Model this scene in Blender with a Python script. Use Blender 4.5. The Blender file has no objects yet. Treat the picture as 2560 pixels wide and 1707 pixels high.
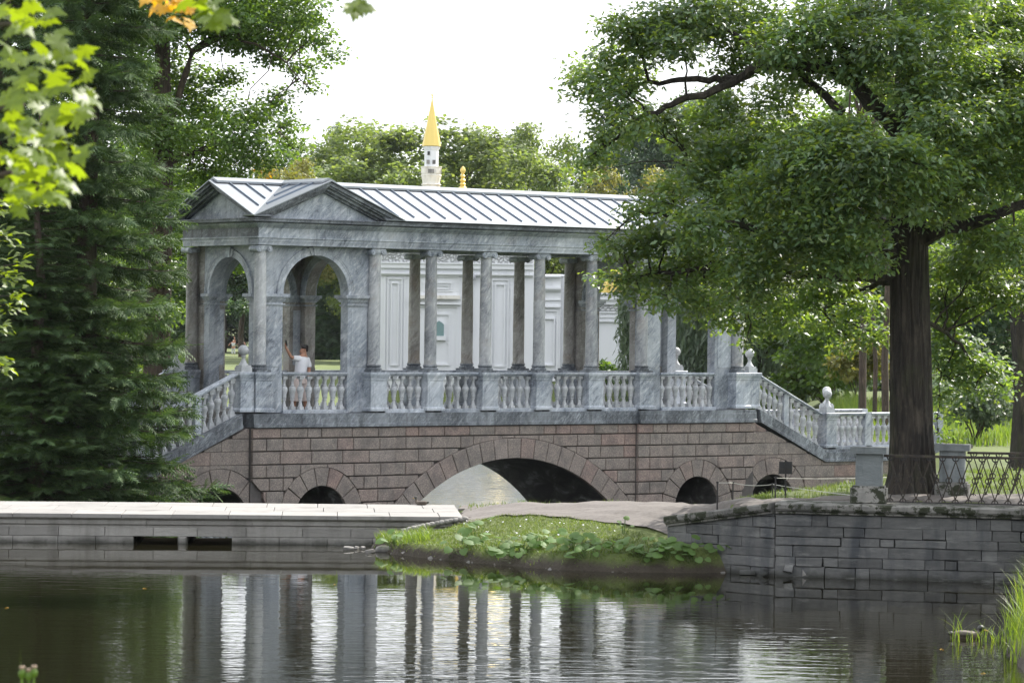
import bpy, bmesh, math, random
import numpy as np
from mathutils import Vector, Matrix
random.seed(7); RNG = np.random.default_rng(11)
S = bpy.context.scene; COL = S.collection
rad = math.radians

# ------------------------------------------------------------------ camera, sky, sun, exposure
FPX, ROLL, PITCH, EYE = 8000.0, 0.0120, 35 / 8000.0, 4.5
cam = bpy.data.cameras.new('camera'); cam_o = bpy.data.objects.new('camera', cam); COL.objects.link(cam_o)
cam.sensor_width = 36.0; cam.lens = FPX * 36.0 / 2560.0; cam.clip_start = 0.5; cam.clip_end = 6000
cam_o.location = (0, 0, EYE)
cam_o.rotation_euler = (Matrix.Rotation(math.pi / 2 - PITCH, 3, 'X') @ Matrix.Rotation(ROLL, 3, 'Z')).to_euler()
cam.dof.use_dof = True; cam.dof.focus_distance = 74.0; cam.dof.aperture_fstop = 10.0
S.camera = cam_o
SUN = Vector((0.50, 0.52, 0.72)).normalized()
W = bpy.data.worlds.new('World'); S.world = W; W.use_nodes = True
wt = W.node_tree; wn = wt.nodes; wl = wt.links; wn.clear()
sky = wn.new('ShaderNodeTexSky'); sky.sky_type = 'NISHITA'; sky.sun_disc = False
sky.sun_elevation = math.asin(SUN.z); sky.sun_rotation = math.atan2(SUN.x, SUN.y)
sky.air_density = 1.2; sky.dust_density = 2.0
tc = wn.new('ShaderNodeTexCoord'); mp = wn.new('ShaderNodeMapping'); mp.inputs['Scale'].default_value = (1, 1, 2.2)
cn = wn.new('ShaderNodeTexNoise'); cn.inputs['Scale'].default_value = 4.0; cn.inputs['Detail'].default_value = 7; cn.inputs['Roughness'].default_value = .55
cr = wn.new('ShaderNodeMapRange'); cr.inputs[1].default_value = .30; cr.inputs[2].default_value = .62; cr.inputs[3].default_value = .66; cr.inputs[4].default_value = 1.0
mx = wn.new('ShaderNodeMix'); mx.data_type = 'RGBA'; mx.inputs['B'].default_value = (10.6, 10.9, 11.5, 1)
bg = wn.new('ShaderNodeBackground'); bg.inputs['Strength'].default_value = .10
wo = wn.new('ShaderNodeOutputWorld')
wl.new(tc.outputs['Generated'], mp.inputs['Vector']); wl.new(mp.outputs[0], cn.inputs['Vector']); wl.new(cn.outputs['Fac'], cr.inputs[0])
wl.new(cr.outputs[0], mx.inputs['Factor']); wl.new(sky.outputs[0], mx.inputs['A']); wl.new(mx.outputs['Result'], bg.inputs['Color']); wl.new(bg.outputs[0], wo.inputs[0])
sl = bpy.data.lights.new('sun', 'SUN'); sl.energy = 5.0; sl.angle = rad(.53); sl.color = (1, .95, .87)
so = bpy.data.objects.new('sun', sl); COL.objects.link(so); so.rotation_euler = SUN.to_track_quat('Z', 'Y').to_euler()
S.view_settings.view_transform = 'Standard'; S.view_settings.look = 'None'; S.view_settings.exposure = 0.85; S.view_settings.gamma = 1
S.cycles.max_bounces = 7; S.cycles.transparent_max_bounces = 8; S.cycles.caustics_reflective = False; S.cycles.caustics_refractive = False

# ------------------------------------------------------------------ helpers
def prep_ray(x, y):
    u = (x - 1280) / FPX; v = (853.5 - y) / FPX
    a = u * math.cos(ROLL) - v * math.sin(ROLL); b = u * math.sin(ROLL) + v * math.cos(ROLL)
    return Vector((a, math.cos(PITCH) + b * math.sin(PITCH), b * math.cos(PITCH) - math.sin(PITCH)))
def at(x, y, Y):                       # where a sight line of the photograph meets the distance Y
    d = prep_ray(x, y); t = Y / d.y; return Vector((d.x * t, Y, EYE + d.z * t))
def atz(x, y, z):
    d = prep_ray(x, y); t = (z - EYE) / d.z; return Vector((d.x * t, d.y * t, z))

class NT:
    def __init__(s, name):
        s.m = bpy.data.materials.new(name); s.m.use_nodes = True; s.t = s.m.node_tree
        s.p = s.t.nodes['Principled BSDF']; s.out = s.t.nodes['Material Output']
    def n(s, typ, **kw):
        nd = s.t.nodes.new('ShaderNode' + typ)
        for k, v in kw.items():
            if k in nd.inputs.keys() if isinstance(k, str) else False: nd.inputs[k].default_value = v
            else: setattr(nd, k, v)
        return nd
    def l(s, a, b): s.t.links.new(a, b)
    def pos(s, scale=(1, 1, 1), rot=(0, 0, 0)):
        g = s.n('NewGeometry'); m = s.n('Mapping'); m.inputs['Scale'].default_value = scale; m.inputs['Rotation'].default_value = rot
        s.l(g.outputs['Position'], m.inputs['Vector']); return m.outputs[0]
    def vein(s, scale, tilt=(.55, .72, .1)):
        g = s.n('NewGeometry'); a = s.n('Mapping'); a.inputs['Rotation'].default_value = (0, 0, -rad(37.5)); b = s.n('Mapping'); b.inputs['Rotation'].default_value = tilt; c = s.n('Mapping'); c.inputs['Scale'].default_value = scale
        s.l(g.outputs['Position'], a.inputs['Vector']); s.l(a.outputs[0], b.inputs['Vector']); s.l(b.outputs[0], c.inputs['Vector']); return c.outputs[0]
    def noise(s, vec, scale, detail=4, rough=.5, dist=0.0):
        nd = s.n('TexNoise'); nd.inputs['Scale'].default_value = scale; nd.inputs['Detail'].default_value = detail
        nd.inputs['Roughness'].default_value = rough; nd.inputs['Distortion'].default_value = dist
        if vec is not None: s.l(vec, nd.inputs['Vector'])
        return nd.outputs['Fac']
    def ramp(s, fac, stops):
        r = s.n('ValToRGB'); e = r.color_ramp.elements
        while len(e) < len(stops): e.new(.5)
        for el, (p, c) in zip(e, stops): el.position = p; el.color = (*c, 1) if len(c) == 3 else c
        s.l(fac, r.inputs[0]); return r.outputs[0]
    def rng(s, fac, a, b, c, d):
        r = s.n('MapRange'); 
        for i, v in zip((1, 2, 3, 4), (a, b, c, d)): r.inputs[i].default_value = v
        s.l(fac, r.inputs[0]); return r.outputs[0]
    def mix(s, fac, A, B, mode='MIX'):
        m = s.n('Mix', data_type='RGBA', blend_type=mode)
        for sock, v in ((m.inputs['Factor'], fac), (m.inputs['A'], A), (m.inputs['B'], B)):
            if isinstance(v, (int, float)): sock.default_value = v
            elif isinstance(v, tuple): sock.default_value = (*v, 1) if len(v) == 3 else v
            else: s.l(v, sock)
        return m.outputs['Result']
    def math(s, op, a, b=0.0):
        m = s.n('Math', operation=op)
        for sock, v in ((m.inputs[0], a), (m.inputs[1], b)):
            if isinstance(v, (int, float)): sock.default_value = v
            else: s.l(v, sock)
        return m.outputs[0]
    def rnd(s): return s.n('ObjectInfo').outputs['Random']
    def col(s, c):
        if isinstance(c, tuple): s.p.inputs['Base Color'].default_value = (*c, 1)
        else: s.l(c, s.p.inputs['Base Color'])
    def bump(s, h, strength=.4, dist=.01):
        b = s.n('Bump'); b.inputs['Strength'].default_value = strength; b.inputs['Distance'].default_value = dist
        s.l(h, b.inputs['Height']); s.l(b.outputs[0], s.p.inputs['Normal'])
    def set(s, rough=.6, metal=0.0, spec=None):
        s.p.inputs['Roughness'].default_value = rough; s.p.inputs['Metallic'].default_value = metal
        if spec is not None: s.p.inputs['Specular IOR Level'].default_value = spec
        return s.m

class MB:
    def __init__(s): s.v = []; s.f = []; s.sm = []
    def add(s, vs, fs, smooth=False):
        o = len(s.v); s.v += [tuple(p) for p in vs]; s.f += [tuple(i + o for i in f) for f in fs]; s.sm += [smooth] * len(fs); return s
    def box(s, x0, x1, y0, y1, z0, z1):
        return s.add([(x0, y0, z0), (x1, y0, z0), (x1, y1, z0), (x0, y1, z0), (x0, y0, z1), (x1, y0, z1), (x1, y1, z1), (x0, y1, z1)],
                     [(0, 3, 2, 1), (4, 5, 6, 7), (0, 1, 5, 4), (1, 2, 6, 5), (2, 3, 7, 6), (3, 0, 4, 7)])
    def prism(s, poly, a0, a1, axis='y', inset=0.0, insd=0.0):
        # poly in the plane across axis, extruded a0..a1; the a0 end may carry a chamfer
        n = len(poly)
        P = lambda p, a: (p[0], a, p[1]) if axis == 'y' else ((a, p[0], p[1]) if axis == 'x' else (p[0], p[1], a))
        rings = []
        if inset > 0:
            cx = sum(p[0] for p in poly) / n; cz = sum(p[1] for p in poly) / n
            w = max(p[0] for p in poly) - min(p[0] for p in poly); h = max(p[1] for p in poly) - min(p[1] for p in poly)
            kx = max(.5, 1 - 2 * inset / max(w, .02)); kz = max(.5, 1 - 2 * inset / max(h, .02))
            rings.append([P((cx + (p[0] - cx) * kx, cz + (p[1] - cz) * kz), a0) for p in poly])
            rings.append([P(p, a0 + (insd or inset)) for p in poly])
        else: rings.append([P(p, a0) for p in poly])
        rings.append([P(p, a1) for p in poly])
        vs = [q for r in rings for q in r]; fs = [tuple(range(n)), tuple(range((len(rings) - 1) * n + n - 1, (len(rings) - 1) * n - 1, -1))]
        for k in range(len(rings) - 1):
            for i in range(n):
                j = (i + 1) % n; fs.append((k * n + i, k * n + n + i, k * n + n + j, k * n + j))
        return s.add(vs, fs)
    def lathe(s, prof, cx=0, cy=0, seg=16, smooth=True, axis='z', cap=True):
        vs = []; fs = []
        for r, z in prof:
            for k in range(seg):
                a = 2 * math.pi * k / seg
                if axis == 'z': vs.append((cx + r * math.cos(a), cy + r * math.sin(a), z))
                else: vs.append((cx + r * math.cos(a), z, cy + r * math.sin(a)))
        for i in range(len(prof) - 1):
            for k in range(seg):
                k2 = (k + 1) % seg; fs.append((i * seg + k, i * seg + k2, (i + 1) * seg + k2, (i + 1) * seg + k))
        s.add(vs, fs, smooth)
        if cap:
            o = len(s.v) - len(vs)
            s.f += [tuple(o + k for k in range(seg - 1, -1, -1)), tuple(o + (len(prof) - 1) * seg + k for k in range(seg))]; s.sm += [False, False]
        return s
    def tube(s, pts, rads, seg=8, smooth=True, noise=0.0):
        pts = [Vector(p) for p in pts]; vs = []; fs = []
        for i, p in enumerate(pts):
            t = (pts[min(i + 1, len(pts) - 1)] - pts[max(i - 1, 0)]).normalized()
            ref = Vector((0, 0, 1)) if abs(t.z) < .9 else Vector((1, 0, 0))
            u = t.cross(ref).normalized(); w = t.cross(u)
            for k in range(seg):
                a = 2 * math.pi * k / seg; rr = rads[i] * (1 + (random.uniform(-noise, noise) if noise else 0))
                vs.append(p + (u * math.cos(a) + w * math.sin(a)) * rr)
        for i in range(len(pts) - 1):
            for k in range(seg):
                k2 = (k + 1) % seg; fs.append((i * seg + k, i * seg + k2, (i + 1) * seg + k2, (i + 1) * seg + k))
        fs.append(tuple(range(seg - 1, -1, -1))); fs.append(tuple((len(pts) - 1) * seg + k for k in range(seg)))
        return s.add(vs, fs, smooth)
    def mesh(s, name='mesh', angle=40, recalc=True):
        m = bpy.data.meshes.new(name); m.from_pydata(s.v, [], s.f)
        if recalc:
            b = bmesh.new(); b.from_mesh(m); bmesh.ops.recalc_face_normals(b, faces=b.faces); b.to_mesh(m); b.free()
        if any(s.sm):
            m.polygons.foreach_set('use_smooth', s.sm); m.set_sharp_from_angle(angle=rad(angle))
        return m
    def build(s, name, mat, parent=None, **kw): return obj(name, s.mesh(name), mat, parent, **kw)

def obj(name, mesh, mat=None, parent=None, label=None, cat=None, group=None, kind=None, loc=None, rot=None, scale=None):
    o = bpy.data.objects.new(name, mesh); COL.objects.link(o)
    if mat is not None and mesh is not None and len(mesh.materials) == 0: mesh.materials.append(mat)
    if mat is not None and mesh is not None and mesh.materials[0] != mat: o.material_slots[0].link = 'OBJECT'; o.material_slots[0].material = mat
    o.parent = parent
    if loc is not None: o.location = loc
    if rot is not None: o.rotation_euler = rot
    if scale is not None: o.scale = scale if hasattr(scale, '__len__') else (scale,) * 3
    for k, v in (('label', label), ('category', cat), ('group', group), ('kind', kind)):
        if v: o[k] = v
    return o
def thing(name, label, cat, loc=(0, 0, 0), rotz=0, group=None): return obj(name, None, None, None, label, cat, group, None, loc, (0, 0, rotz))
def dup(root, label=None, loc=None, rotz=None, scale=None, group=None):
    def cp(o, par):
        c = o.copy(); COL.objects.link(c); c.parent = par
        for ch in list(o.children): cp(ch, c)
        return c
    r = cp(root, None)
    if label: r['label'] = label
    if group: r['group'] = group
    if loc is not None: r.location = loc
    if rotz is not None: r.rotation_euler = (0, 0, rotz)
    if scale is not None: r.scale = scale if hasattr(scale, '__len__') else (scale,) * 3
    return r

# ------------------------------------------------------------------ materials
def m_marble(name, dark, mid, light, rust=.25, rot=(.55, .72, .1), dirt=.5, scale=1.0):
    t = NT(name); v = t.vein((1.0 * scale, 1.0 * scale, 3.4 * scale), rot); v2 = t.vein((2.4 * scale, 2.4 * scale, 10 * scale), rot)
    d = t.noise(v, 1.3, 6, .68, 1.1); fine = t.noise(v2, 1.7, 6, .72, .7)
    f = t.math('ADD', t.math('MULTIPLY', d, .5), t.math('MULTIPLY', fine, .5))
    c = t.ramp(f, [(.40, dark), (.47, mid), (.52, mid), (.60, light)])
    patch = t.noise(t.pos((1, 1, 1)), 1.1, 4, .55); c = t.mix(t.rng(patch, .46, .66, 0, .55), c, light); c = t.mix(t.rng(patch, .34, .46, .6, 0), c, dark)
    w = t.ramp(t.noise(t.pos((1, 1, 1.3)), 1.4, 5, .65), [(.54, (0, 0, 0)), (.70, (1, 1, 1))])
    c = t.mix(t.math('MULTIPLY', w, rust), c, (mid[0] * 1.05, mid[1] * .84, mid[2] * .64))
    vein = t.ramp(t.noise(t.vein((1.6, 1.6, 4.0), (.2, .95, .3)), 1.3, 7, .62, 2.4), [(.478, (0, 0, 0)), (.5, (1, 1, 1)), (.522, (0, 0, 0))])
    c = t.mix(t.math('MULTIPLY', vein, .5), c, tuple(min(1, x * 1.15) for x in light))
    st = t.ramp(t.noise(t.pos((5, 5, .7)), 1.3, 5, .6), [(.5, (0, 0, 0)), (.75, (1, 1, 1))])
    c = t.mix(t.math('MULTIPLY', st, dirt), c, tuple(x * .45 for x in dark))
    br = t.rng(t.rnd(), 0, 1, .84, 1.12); h = t.n('HueSaturation'); t.l(br, h.inputs['Value']); t.l(c, h.inputs['Color'])
    t.col(h.outputs[0]); t.bump(t.noise(t.pos(), 26, 5, .6), .25, .006); return t.set(.55)
M = {}
M['marble'] = m_marble('grey_marble', (.115, .135, .17), (.30, .335, .385), (.56, .585, .62), dirt=.45)
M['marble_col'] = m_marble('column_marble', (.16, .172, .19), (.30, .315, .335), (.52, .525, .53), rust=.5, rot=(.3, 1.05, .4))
M['marble_bounce_dirt'] = m_marble('bounce_dirt_marble', (.105, .096, .088), (.235, .222, .208), (.43, .418, .40), rust=.5, rot=(.3, 1.05, .4))  # same marble, dimmed and browned: bounced light and dirt put into the colour
M['marble_light'] = m_marble('baluster_marble', (.28, .295, .315), (.40, .415, .435), (.54, .55, .56), rust=.15, dirt=.3)
M['marble_dark'] = m_marble('weathered_marble', (.04, .046, .057), (.105, .118, .138), (.30, .325, .35), rust=.2, dirt=.8, scale=1.6)
t = NT('granite'); g1 = t.noise(t.pos(), 34, 3, .75); g2 = t.noise(t.pos(), 3.0, 5, .6)
c = t.ramp(t.rnd(), [(0, (.195, .168, .155)), (.35, (.24, .20, .182)), (.6, (.22, .20, .185)), (.8, (.265, .20, .18)), (.93, (.295, .18, .16)), (1, (.28, .25, .235))])
c = t.mix(.55, c, t.ramp(g1, [(.32, (.055, .048, .044)), (.5, (.21, .175, .15)), (.66, (.46, .39, .33))]), 'MIX')
c = t.mix(t.math('MULTIPLY', t.ramp(g2, [(.45, (0, 0, 0)), (.7, (1, 1, 1))]), .55), c, (.07, .065, .065))
t.col(c); t.bump(t.noise(t.pos(), 40, 4, .6), .5, .008); M['granite'] = t.set(.75)
t = NT('mortar'); t.col(t.mix(t.noise(t.pos(), 9, 4), (.03, .028, .028), (.075, .07, .068))); M['mortar'] = t.set(.9)
t = NT('bridge_joint'); t.col(t.mix(t.noise(t.pos(), 9, 4), (.06, .054, .052), (.14, .128, .122))); M['joint'] = t.set(.9)
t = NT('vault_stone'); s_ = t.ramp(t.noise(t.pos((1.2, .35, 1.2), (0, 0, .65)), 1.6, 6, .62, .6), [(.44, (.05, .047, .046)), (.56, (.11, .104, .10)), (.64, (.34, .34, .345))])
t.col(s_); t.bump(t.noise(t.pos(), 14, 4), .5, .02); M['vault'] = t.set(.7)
t = NT('zinc_roof'); w_ = t.noise(t.pos((1, 1, 1)), 1.3, 4, .6); t.col(t.mix(w_, (.25, .275, .305), (.36, .38, .41))); t.bump(t.noise(t.pos(), 2.2, 3), .15, .02); M['zinc'] = t.set(.42, .5)
t = NT('zinc_seam'); t.col((.20, .24, .30)); M['seam'] = t.set(.45, .5)
t = NT('white_stucco'); d_ = t.ramp(t.noise(t.pos((2, 2, .6)), .9, 6, .65), [(.5, (0, 0, 0)), (.8, (1, 1, 1))])
t.col(t.mix(t.math('MULTIPLY', d_, .22), (.72, .73, .75), (.46, .475, .49))); t.bump(t.noise(t.pos(), 12, 3), .2, .02); M['stucco'] = t.set(.8)
t = NT('ornament_stucco'); o_ = t.n('TexVoronoi', feature='DISTANCE_TO_EDGE'); o_.inputs['Scale'].default_value = 4.5; t.l(t.pos(), o_.inputs['Vector'])
t.col((.60, .61, .62)); t.bump(t.ramp(o_.outputs['Distance'], [(.02, (0, 0, 0)), (.14, (1, 1, 1))]), 1.0, .12); M['ornament'] = t.set(.8)
t = NT('aged_stucco'); d_ = t.ramp(t.noise(t.pos((1.4, 1.4, 1)), 1.4, 6, .7), [(.50, (.74, .71, .65)), (.62, (.60, .56, .50)), (.7, (.42, .39, .36))]); t.col(d_); M['aged'] = t.set(.85)
t = NT('gold_paint'); t.col(t.mix(t.noise(t.pos((2, 2, .4)), 1.0, 3), (.62, .46, .12), (.74, .58, .20))); M['gold'] = t.set(.42, .45)
t = NT('window_glass'); t.col((.18, .28, .28)); M['glass'] = t.set(.12)
def plain(name, c, rough=.6, metal=0.0, var=.15):
    t = NT(name); n_ = t.noise(t.pos(), 18, 4)
    t.col(t.mix(n_, tuple(x * (1 - var) for x in c), tuple(min(1, x * (1 + var)) for x in c))); return t.set(rough, metal)
M['iron'] = plain('iron', (.028, .026, .026), .55, .4, .3)
t = NT('rusty_iron'); t.col(t.ramp(t.noise(t.pos(), 16, 5, .65), [(.42, (.016, .014, .013)), (.56, (.042, .030, .022)), (.7, (.035, .038, .018))])); M['rust'] = t.set(.7, .2)
M['black'] = plain('black_board', (.012, .012, .013), .5)
M['rope'] = plain('rope', (.55, .54, .50), .9)
M['sign'] = plain('sign_white', (.42, .43, .46), .6, 0, .05)
M['skin'] = plain('skin', (.42, .215, .14), .5, 0, .06); M['hair'] = plain('hair', (.016, .012, .011), .45, 0, .2)
M['shirt'] = plain('white_cotton', (.78, .78, .82), .85, 0, .03); M['shorts'] = plain('pale_shorts', (.74, .62, .58), .85, 0, .04)
M['pink'] = plain('pink_cloth', (.52, .25, .29), .85, 0, .05); M['grey_cloth'] = plain('pale_cloth', (.52, .54, .56), .85, 0, .05); M['blond'] = plain('fair_hair', (.45, .36, .24), .6)
M['tuft'] = plain('faded_tuft', (.26, .19, .14), .9, 0, .3); M['shoe'] = plain('shoe', (.05, .045, .045), .6)
t = NT('pale_paving'); t.col(t.mix(t.ramp(t.noise(t.pos(), 1.7, 6, .7), [(.52, (0, 0, 0)), (.68, (.7, .7, .7))]), t.mix(t.noise(t.pos(), 5, 5, .6), (.195, .185, .175), (.28, .27, .255)), (.125, .118, .108))); t.bump(t.noise(t.pos(), 30, 4), .25, .005)
hh = t.n('HueSaturation'); t.l(t.rng(t.rnd(), 0, 1, .92, 1.08), hh.inputs['Value']); t.l(t.p.inputs['Base Color'].links[0].from_socket, hh.inputs['Color']); t.col(hh.outputs[0]); M['paving'] = t.set(.75)
def m_block(name, a, b, stain, moss=0.0, sc=4.0, wet=False):
    t = NT(name); c = t.mix(t.noise(t.pos((1, 1, 3)), sc, 6, .65), a, b)
    c = t.mix(t.math('MULTIPLY', t.ramp(t.noise(t.pos((3.2, 3.2, .8)), 1.0, 5, .6), [(.47, (0, 0, 0)), (.66, (1, 1, 1))]), .75), c, stain)
    h = t.n('HueSaturation'); t.l(t.rng(t.rnd(), 0, 1, .72, 1.22), h.inputs['Value']); t.l(c, h.inputs['Color']); c = h.outputs[0]
    if moss: c = t.mix(t.ramp(t.noise(t.pos((1, 1, 1)), 5.5, 6, .7), [(.6 - moss, (0, 0, 0)), (.66 - moss, (1, 1, 1))]), c, (.022, .026, .012))
    if wet:
        sp = t.n('SeparateXYZ'); g = t.n('NewGeometry'); t.l(g.outputs['Position'], sp.inputs[0]); lv = t.math('ADD', sp.outputs['Z'], t.math('MULTIPLY', t.noise(t.pos((1, 1, 1)), 3.0, 5, .6), .22))
        c = t.mix(t.rng(lv, 1.17, 1.25, .8, 0), c, (.018, .019, .013)); pl = t.ramp(t.noise(t.pos((1, 1, 5)), 2.2, 6, .7), [(.56, (0, 0, 0)), (.68, (1, 1, 1))]); c = t.mix(t.math('MULTIPLY', pl, .5), c, (.22, .22, .21))
    t.col(c); t.bump(t.noise(t.pos((1, 1, 2.5)), 11, 6, .65), .7, .02); return t.set(.85)
M['dam_stone'] = m_block('dam_stone', (.23, .22, .203), (.34, .327, .305), (.16, .153, .14), wet=True)
M['lime'] = m_block('old_limestone', (.045, .047, .049), (.165, .163, .157), (.024, .029, .037), wet=True, sc=6)
M['coping'] = m_block('mossy_coping', (.15, .145, .135), (.27, .26, .24), (.08, .08, .075), moss=.13)
M['post'] = m_block('post_marble', (.095, .11, .114), (.235, .255, .26), (.05, .057, .06), sc=3)
M['rock'] = m_block('rock', (.16, .15, .14), (.30, .285, .27), (.1, .1, .095))
M['gravel'] = plain('gravel_path', (.135, .120, .110), .95, 0, .4)
# bark
def m_bark(name, a, b):
    t = NT(name); n_ = t.noise(t.pos((9, 9, 1.1)), 1.4, 6, .7, .6); c = t.ramp(n_, [(.35, a), (.65, b)]); c = t.mix(t.ramp(t.noise(t.pos((1.5, 1.5, .6)), 1.2, 4, .6), [(.52, (0, 0, 0)), (.68, (.6, .6, .6))]), c, (.035, .042, .014)); c = t.mix(t.ramp(t.noise(t.pos((4, 4, 1.5)), 1.5, 4, .6), [(.56, (0, 0, 0)), (.7, (.7, .7, .7))]), c, tuple(x * 1.9 for x in b)); t.col(c); t.bump(n_, .9, .06); return t.set(.95)
M['bark'] = m_bark('oak_bark', (.008, .007, .006), (.046, .038, .030)); M['bark2'] = m_bark('brown_bark', (.03, .022, .017), (.09, .066, .05))
# foliage
def m_leaf(name, cols, trans, tf=.42, gloss=.45, nscale=.9, spec=.5):
    t = NT(name); g = t.n('NewGeometry'); r = g.outputs['Random Per Island']
    c = t.ramp(r, [(i / (len(cols) - 1), k) for i, k in enumerate(cols)])
    big = t.rng(t.noise(t.pos(), nscale, 3), .3, .7, .72, 1.3); h = t.n('HueSaturation'); t.l(big, h.inputs['Value']); t.l(c, h.inputs['Color'])
    t.col(h.outputs[0]); t.set(gloss, 0, spec)
    tr = t.n('BsdfTranslucent'); hc = t.mix(1.0, h.outputs[0], tuple(trans), 'MULTIPLY'); t.l(hc, tr.inputs['Color'])
    ms = t.n('MixShader'); ms.inputs[0].default_value = tf; t.l(t.p.outputs[0], ms.inputs[1]); t.l(tr.outputs[0], ms.inputs[2]); t.l(ms.outputs[0], t.out.inputs['Surface']); return t.m
M['oak'] = m_leaf('oak_leaf', [(.076, .134, .074), (.098, .166, .088), (.118, .188, .088), (.15, .20, .062)], (2.3, 2.1, .42), .46, .42, .9, .75)
M['linden'] = m_leaf('linden_leaf', [(.062, .115, .034), (.085, .15, .042), (.112, .175, .048)], (2.2, 2.1, .5), .42, .36)
M['maple'] = m_leaf('maple_leaf', [(.075, .125, .018), (.11, .165, .022), (.15, .20, .03)], (2.3, 2.1, .4), .55, .45)
M['yellow'] = m_leaf('yellow_leaf', [(.42, .24, .02), (.5, .31, .03)], (1.6, 1.4, .5), .5)
M['fir'] = m_leaf('spruce_needle', [(.042, .082, .032), (.062, .112, .042), (.10, .155, .052)], (1.6, 1.6, .7), .22, .75, .8)
M['fartree'] = m_leaf('far_leaf', [(.10, .145, .06), (.135, .18, .07), (.175, .215, .085)], (2.0, 2.0, .8), .45, .5, .25)
M['fardark'] = m_leaf('far_dark_leaf', [(.042, .078, .048), (.056, .10, .056), (.078, .12, .06)], (1.8, 1.9, .9), .3, .5, .25)
M['willow'] = m_leaf('willow_leaf', [(.085, .125, .085), (.11, .15, .10), (.14, .18, .12)], (1.6, 1.7, 1.0), .35, .5, .3)
M['yellowtree'] = m_leaf('yellowing_leaf', [(.15, .16, .045), (.19, .18, .05), (.12, .15, .045)], (1.8, 1.7, .7), .4, .5, .25)
M['grass'] = m_leaf('grass_blade', [(.06, .10, .020), (.09, .14, .028), (.13, .16, .045)], (1.9, 1.8, .6), .4, .5, .6)
M['reed'] = m_leaf('reed_blade', [(.075, .13, .022), (.11, .18, .032), (.17, .22, .055)], (2.0, 1.9, .6), .45, .45, .8)
M['butterbur'] = m_leaf('butterbur_leaf', [(.07, .135, .035), (.095, .17, .045), (.12, .19, .05)], (2.2, 2.1, .6), .38, .6, 1.5)
# ground: grass, soil by slope and place
t = NT('ground'); n1 = t.noise(t.pos(), 2.2, 6, .7); n2 = t.noise(t.pos(), 22, 4, .6); nf = t.noise(t.pos(), .08, 4, .6)
c = t.mix(n1, (.045, .075, .016), (.085, .125, .028)); c = t.mix(t.math('MULTIPLY', n2, .5), c, (.12, .12, .05))
c = t.mix(t.rng(nf, .4, .62, 0, .6), c, (.13, .16, .035))
gz = t.n('SeparateXYZ'); gg = t.n('NewGeometry'); t.l(gg.outputs['Position'], gz.inputs[0])
soil = t.math('ADD', gz.outputs['Z'], t.math('MULTIPLY', n1, .30)); c = t.mix(t.math('MULTIPLY', t.rng(soil, 1.28, 1.40, 1, 0), t.rng(gz.outputs['Y'], 55, 56, 1, 0)), c, t.mix(n2, (.022, .018, .013), (.065, .052, .038)))
t.col(c); t.bump(n2, .8, .04); M['ground'] = t.set(.95)
# water
def m_water(name, base, amp, calm):
    t = NT(name); t.col(base); t.set(.012, 0, .5); t.p.inputs['IOR'].default_value = 1.333
    a = t.noise(t.pos((.75, 2.3, 1), (0, 0, .06)), 1.9, 3, .55, .25); b = t.noise(t.pos((.4, .8, 1), (0, 0, .2)), .8, 2, .5); d = t.noise(t.pos((2.2, 5, 1)), 2.0, 2, .5)
    h = t.math('ADD', t.math('ADD', t.math('MULTIPLY', a, 1.0), t.math('MULTIPLY', b, .9)), t.math('MULTIPLY', d, .12))
    if calm:
        sp = t.n('SeparateXYZ'); g = t.n('NewGeometry'); t.l(g.outputs['Position'], sp.inputs[0])
        e = t.math('ADD', sp.outputs['Y'], t.math('MULTIPLY', sp.outputs['X'], .50)); e = t.math('ADD', e, t.math('MULTIPLY', t.noise(t.pos((.45, .8, 1)), 1.0, 3), 2.0))
        h = t.math('MULTIPLY', h, t.rng(e, 41.0, 43.2, 1.0, .10))
    bp = t.n('Bump'); bp.inputs['Strength'].default_value = 1.0; bp.inputs['Distance'].default_value = amp; t.l(h, bp.inputs['Height']); t.l(bp.outputs[0], t.p.inputs['Normal']); return t.m
M['pond'] = m_water('pond_water', (.011, .010, .005), .0042, True)
M['lake'] = m_water('lake_water', (.02, .024, .022), .011, False)

# ------------------------------------------------------------------ terrain and water
ZW, ZL = 1.05, -.15            # near pond is held up by the dam, the lake under the bridge lies lower
LAKE = [(-9.5, 60), (-1.6, 57.2), (.8, 56.2), (2.6, 54.4), (4.6, 55), (7.6, 66), (9.3, 84), (9.6, 87.2), (8.4, 92), (10, 130), (14, 176), (26, 186), (32, 212), (18, 214), (9.9, 196.5), (-8.9, 198.6), (-13, 150), (-12.5, 100), (-8.6, 82), (-8.2, 74)]
POND = [(-46, 37), (-46, 51.6), (-2.22, 51.6), (-2.12, 49.3), (-1.44, 47.9), (-.36, 46.7), (.74, 45.65), (1.69, 45.4), (2.68, 45.4), (3.3, 45.6), (4.3, 45.7), (5.67, 45.1), (7.13, 44.4), (6.98, 42.5), (6.3, 38.3), (5.4, 34.8), (5.06, 29.1), (5.75, 18.4), (1.5, 12), (-3, 14), (-5.3, 22), (-6.0, 34)]
def sdist(P, poly):      # signed distance, positive outside
    P = np.asarray(P); n = len(poly); d = np.full(len(P), 1e9); ins = np.zeros(len(P), bool)
    for i in range(n):
        a = np.array(poly[i], float); b = np.array(poly[(i + 1) % n], float); e = b - a; w = P - a
        tt = np.clip((w @ e) / (e @ e), 0, 1); d = np.minimum(d, np.hypot(*(w - tt[:, None] * e).T))
        c = (a[1] > P[:, 1]) != (b[1] > P[:, 1])
        with np.errstate(divide='ignore', invalid='ignore'): xi = (b[0] - a[0]) * (P[:, 1] - a[1]) / (b[1] - a[1]) + a[0]
        ins ^= c & (P[:, 0] < xi)
    return np.where(ins, -d, d)
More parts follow.
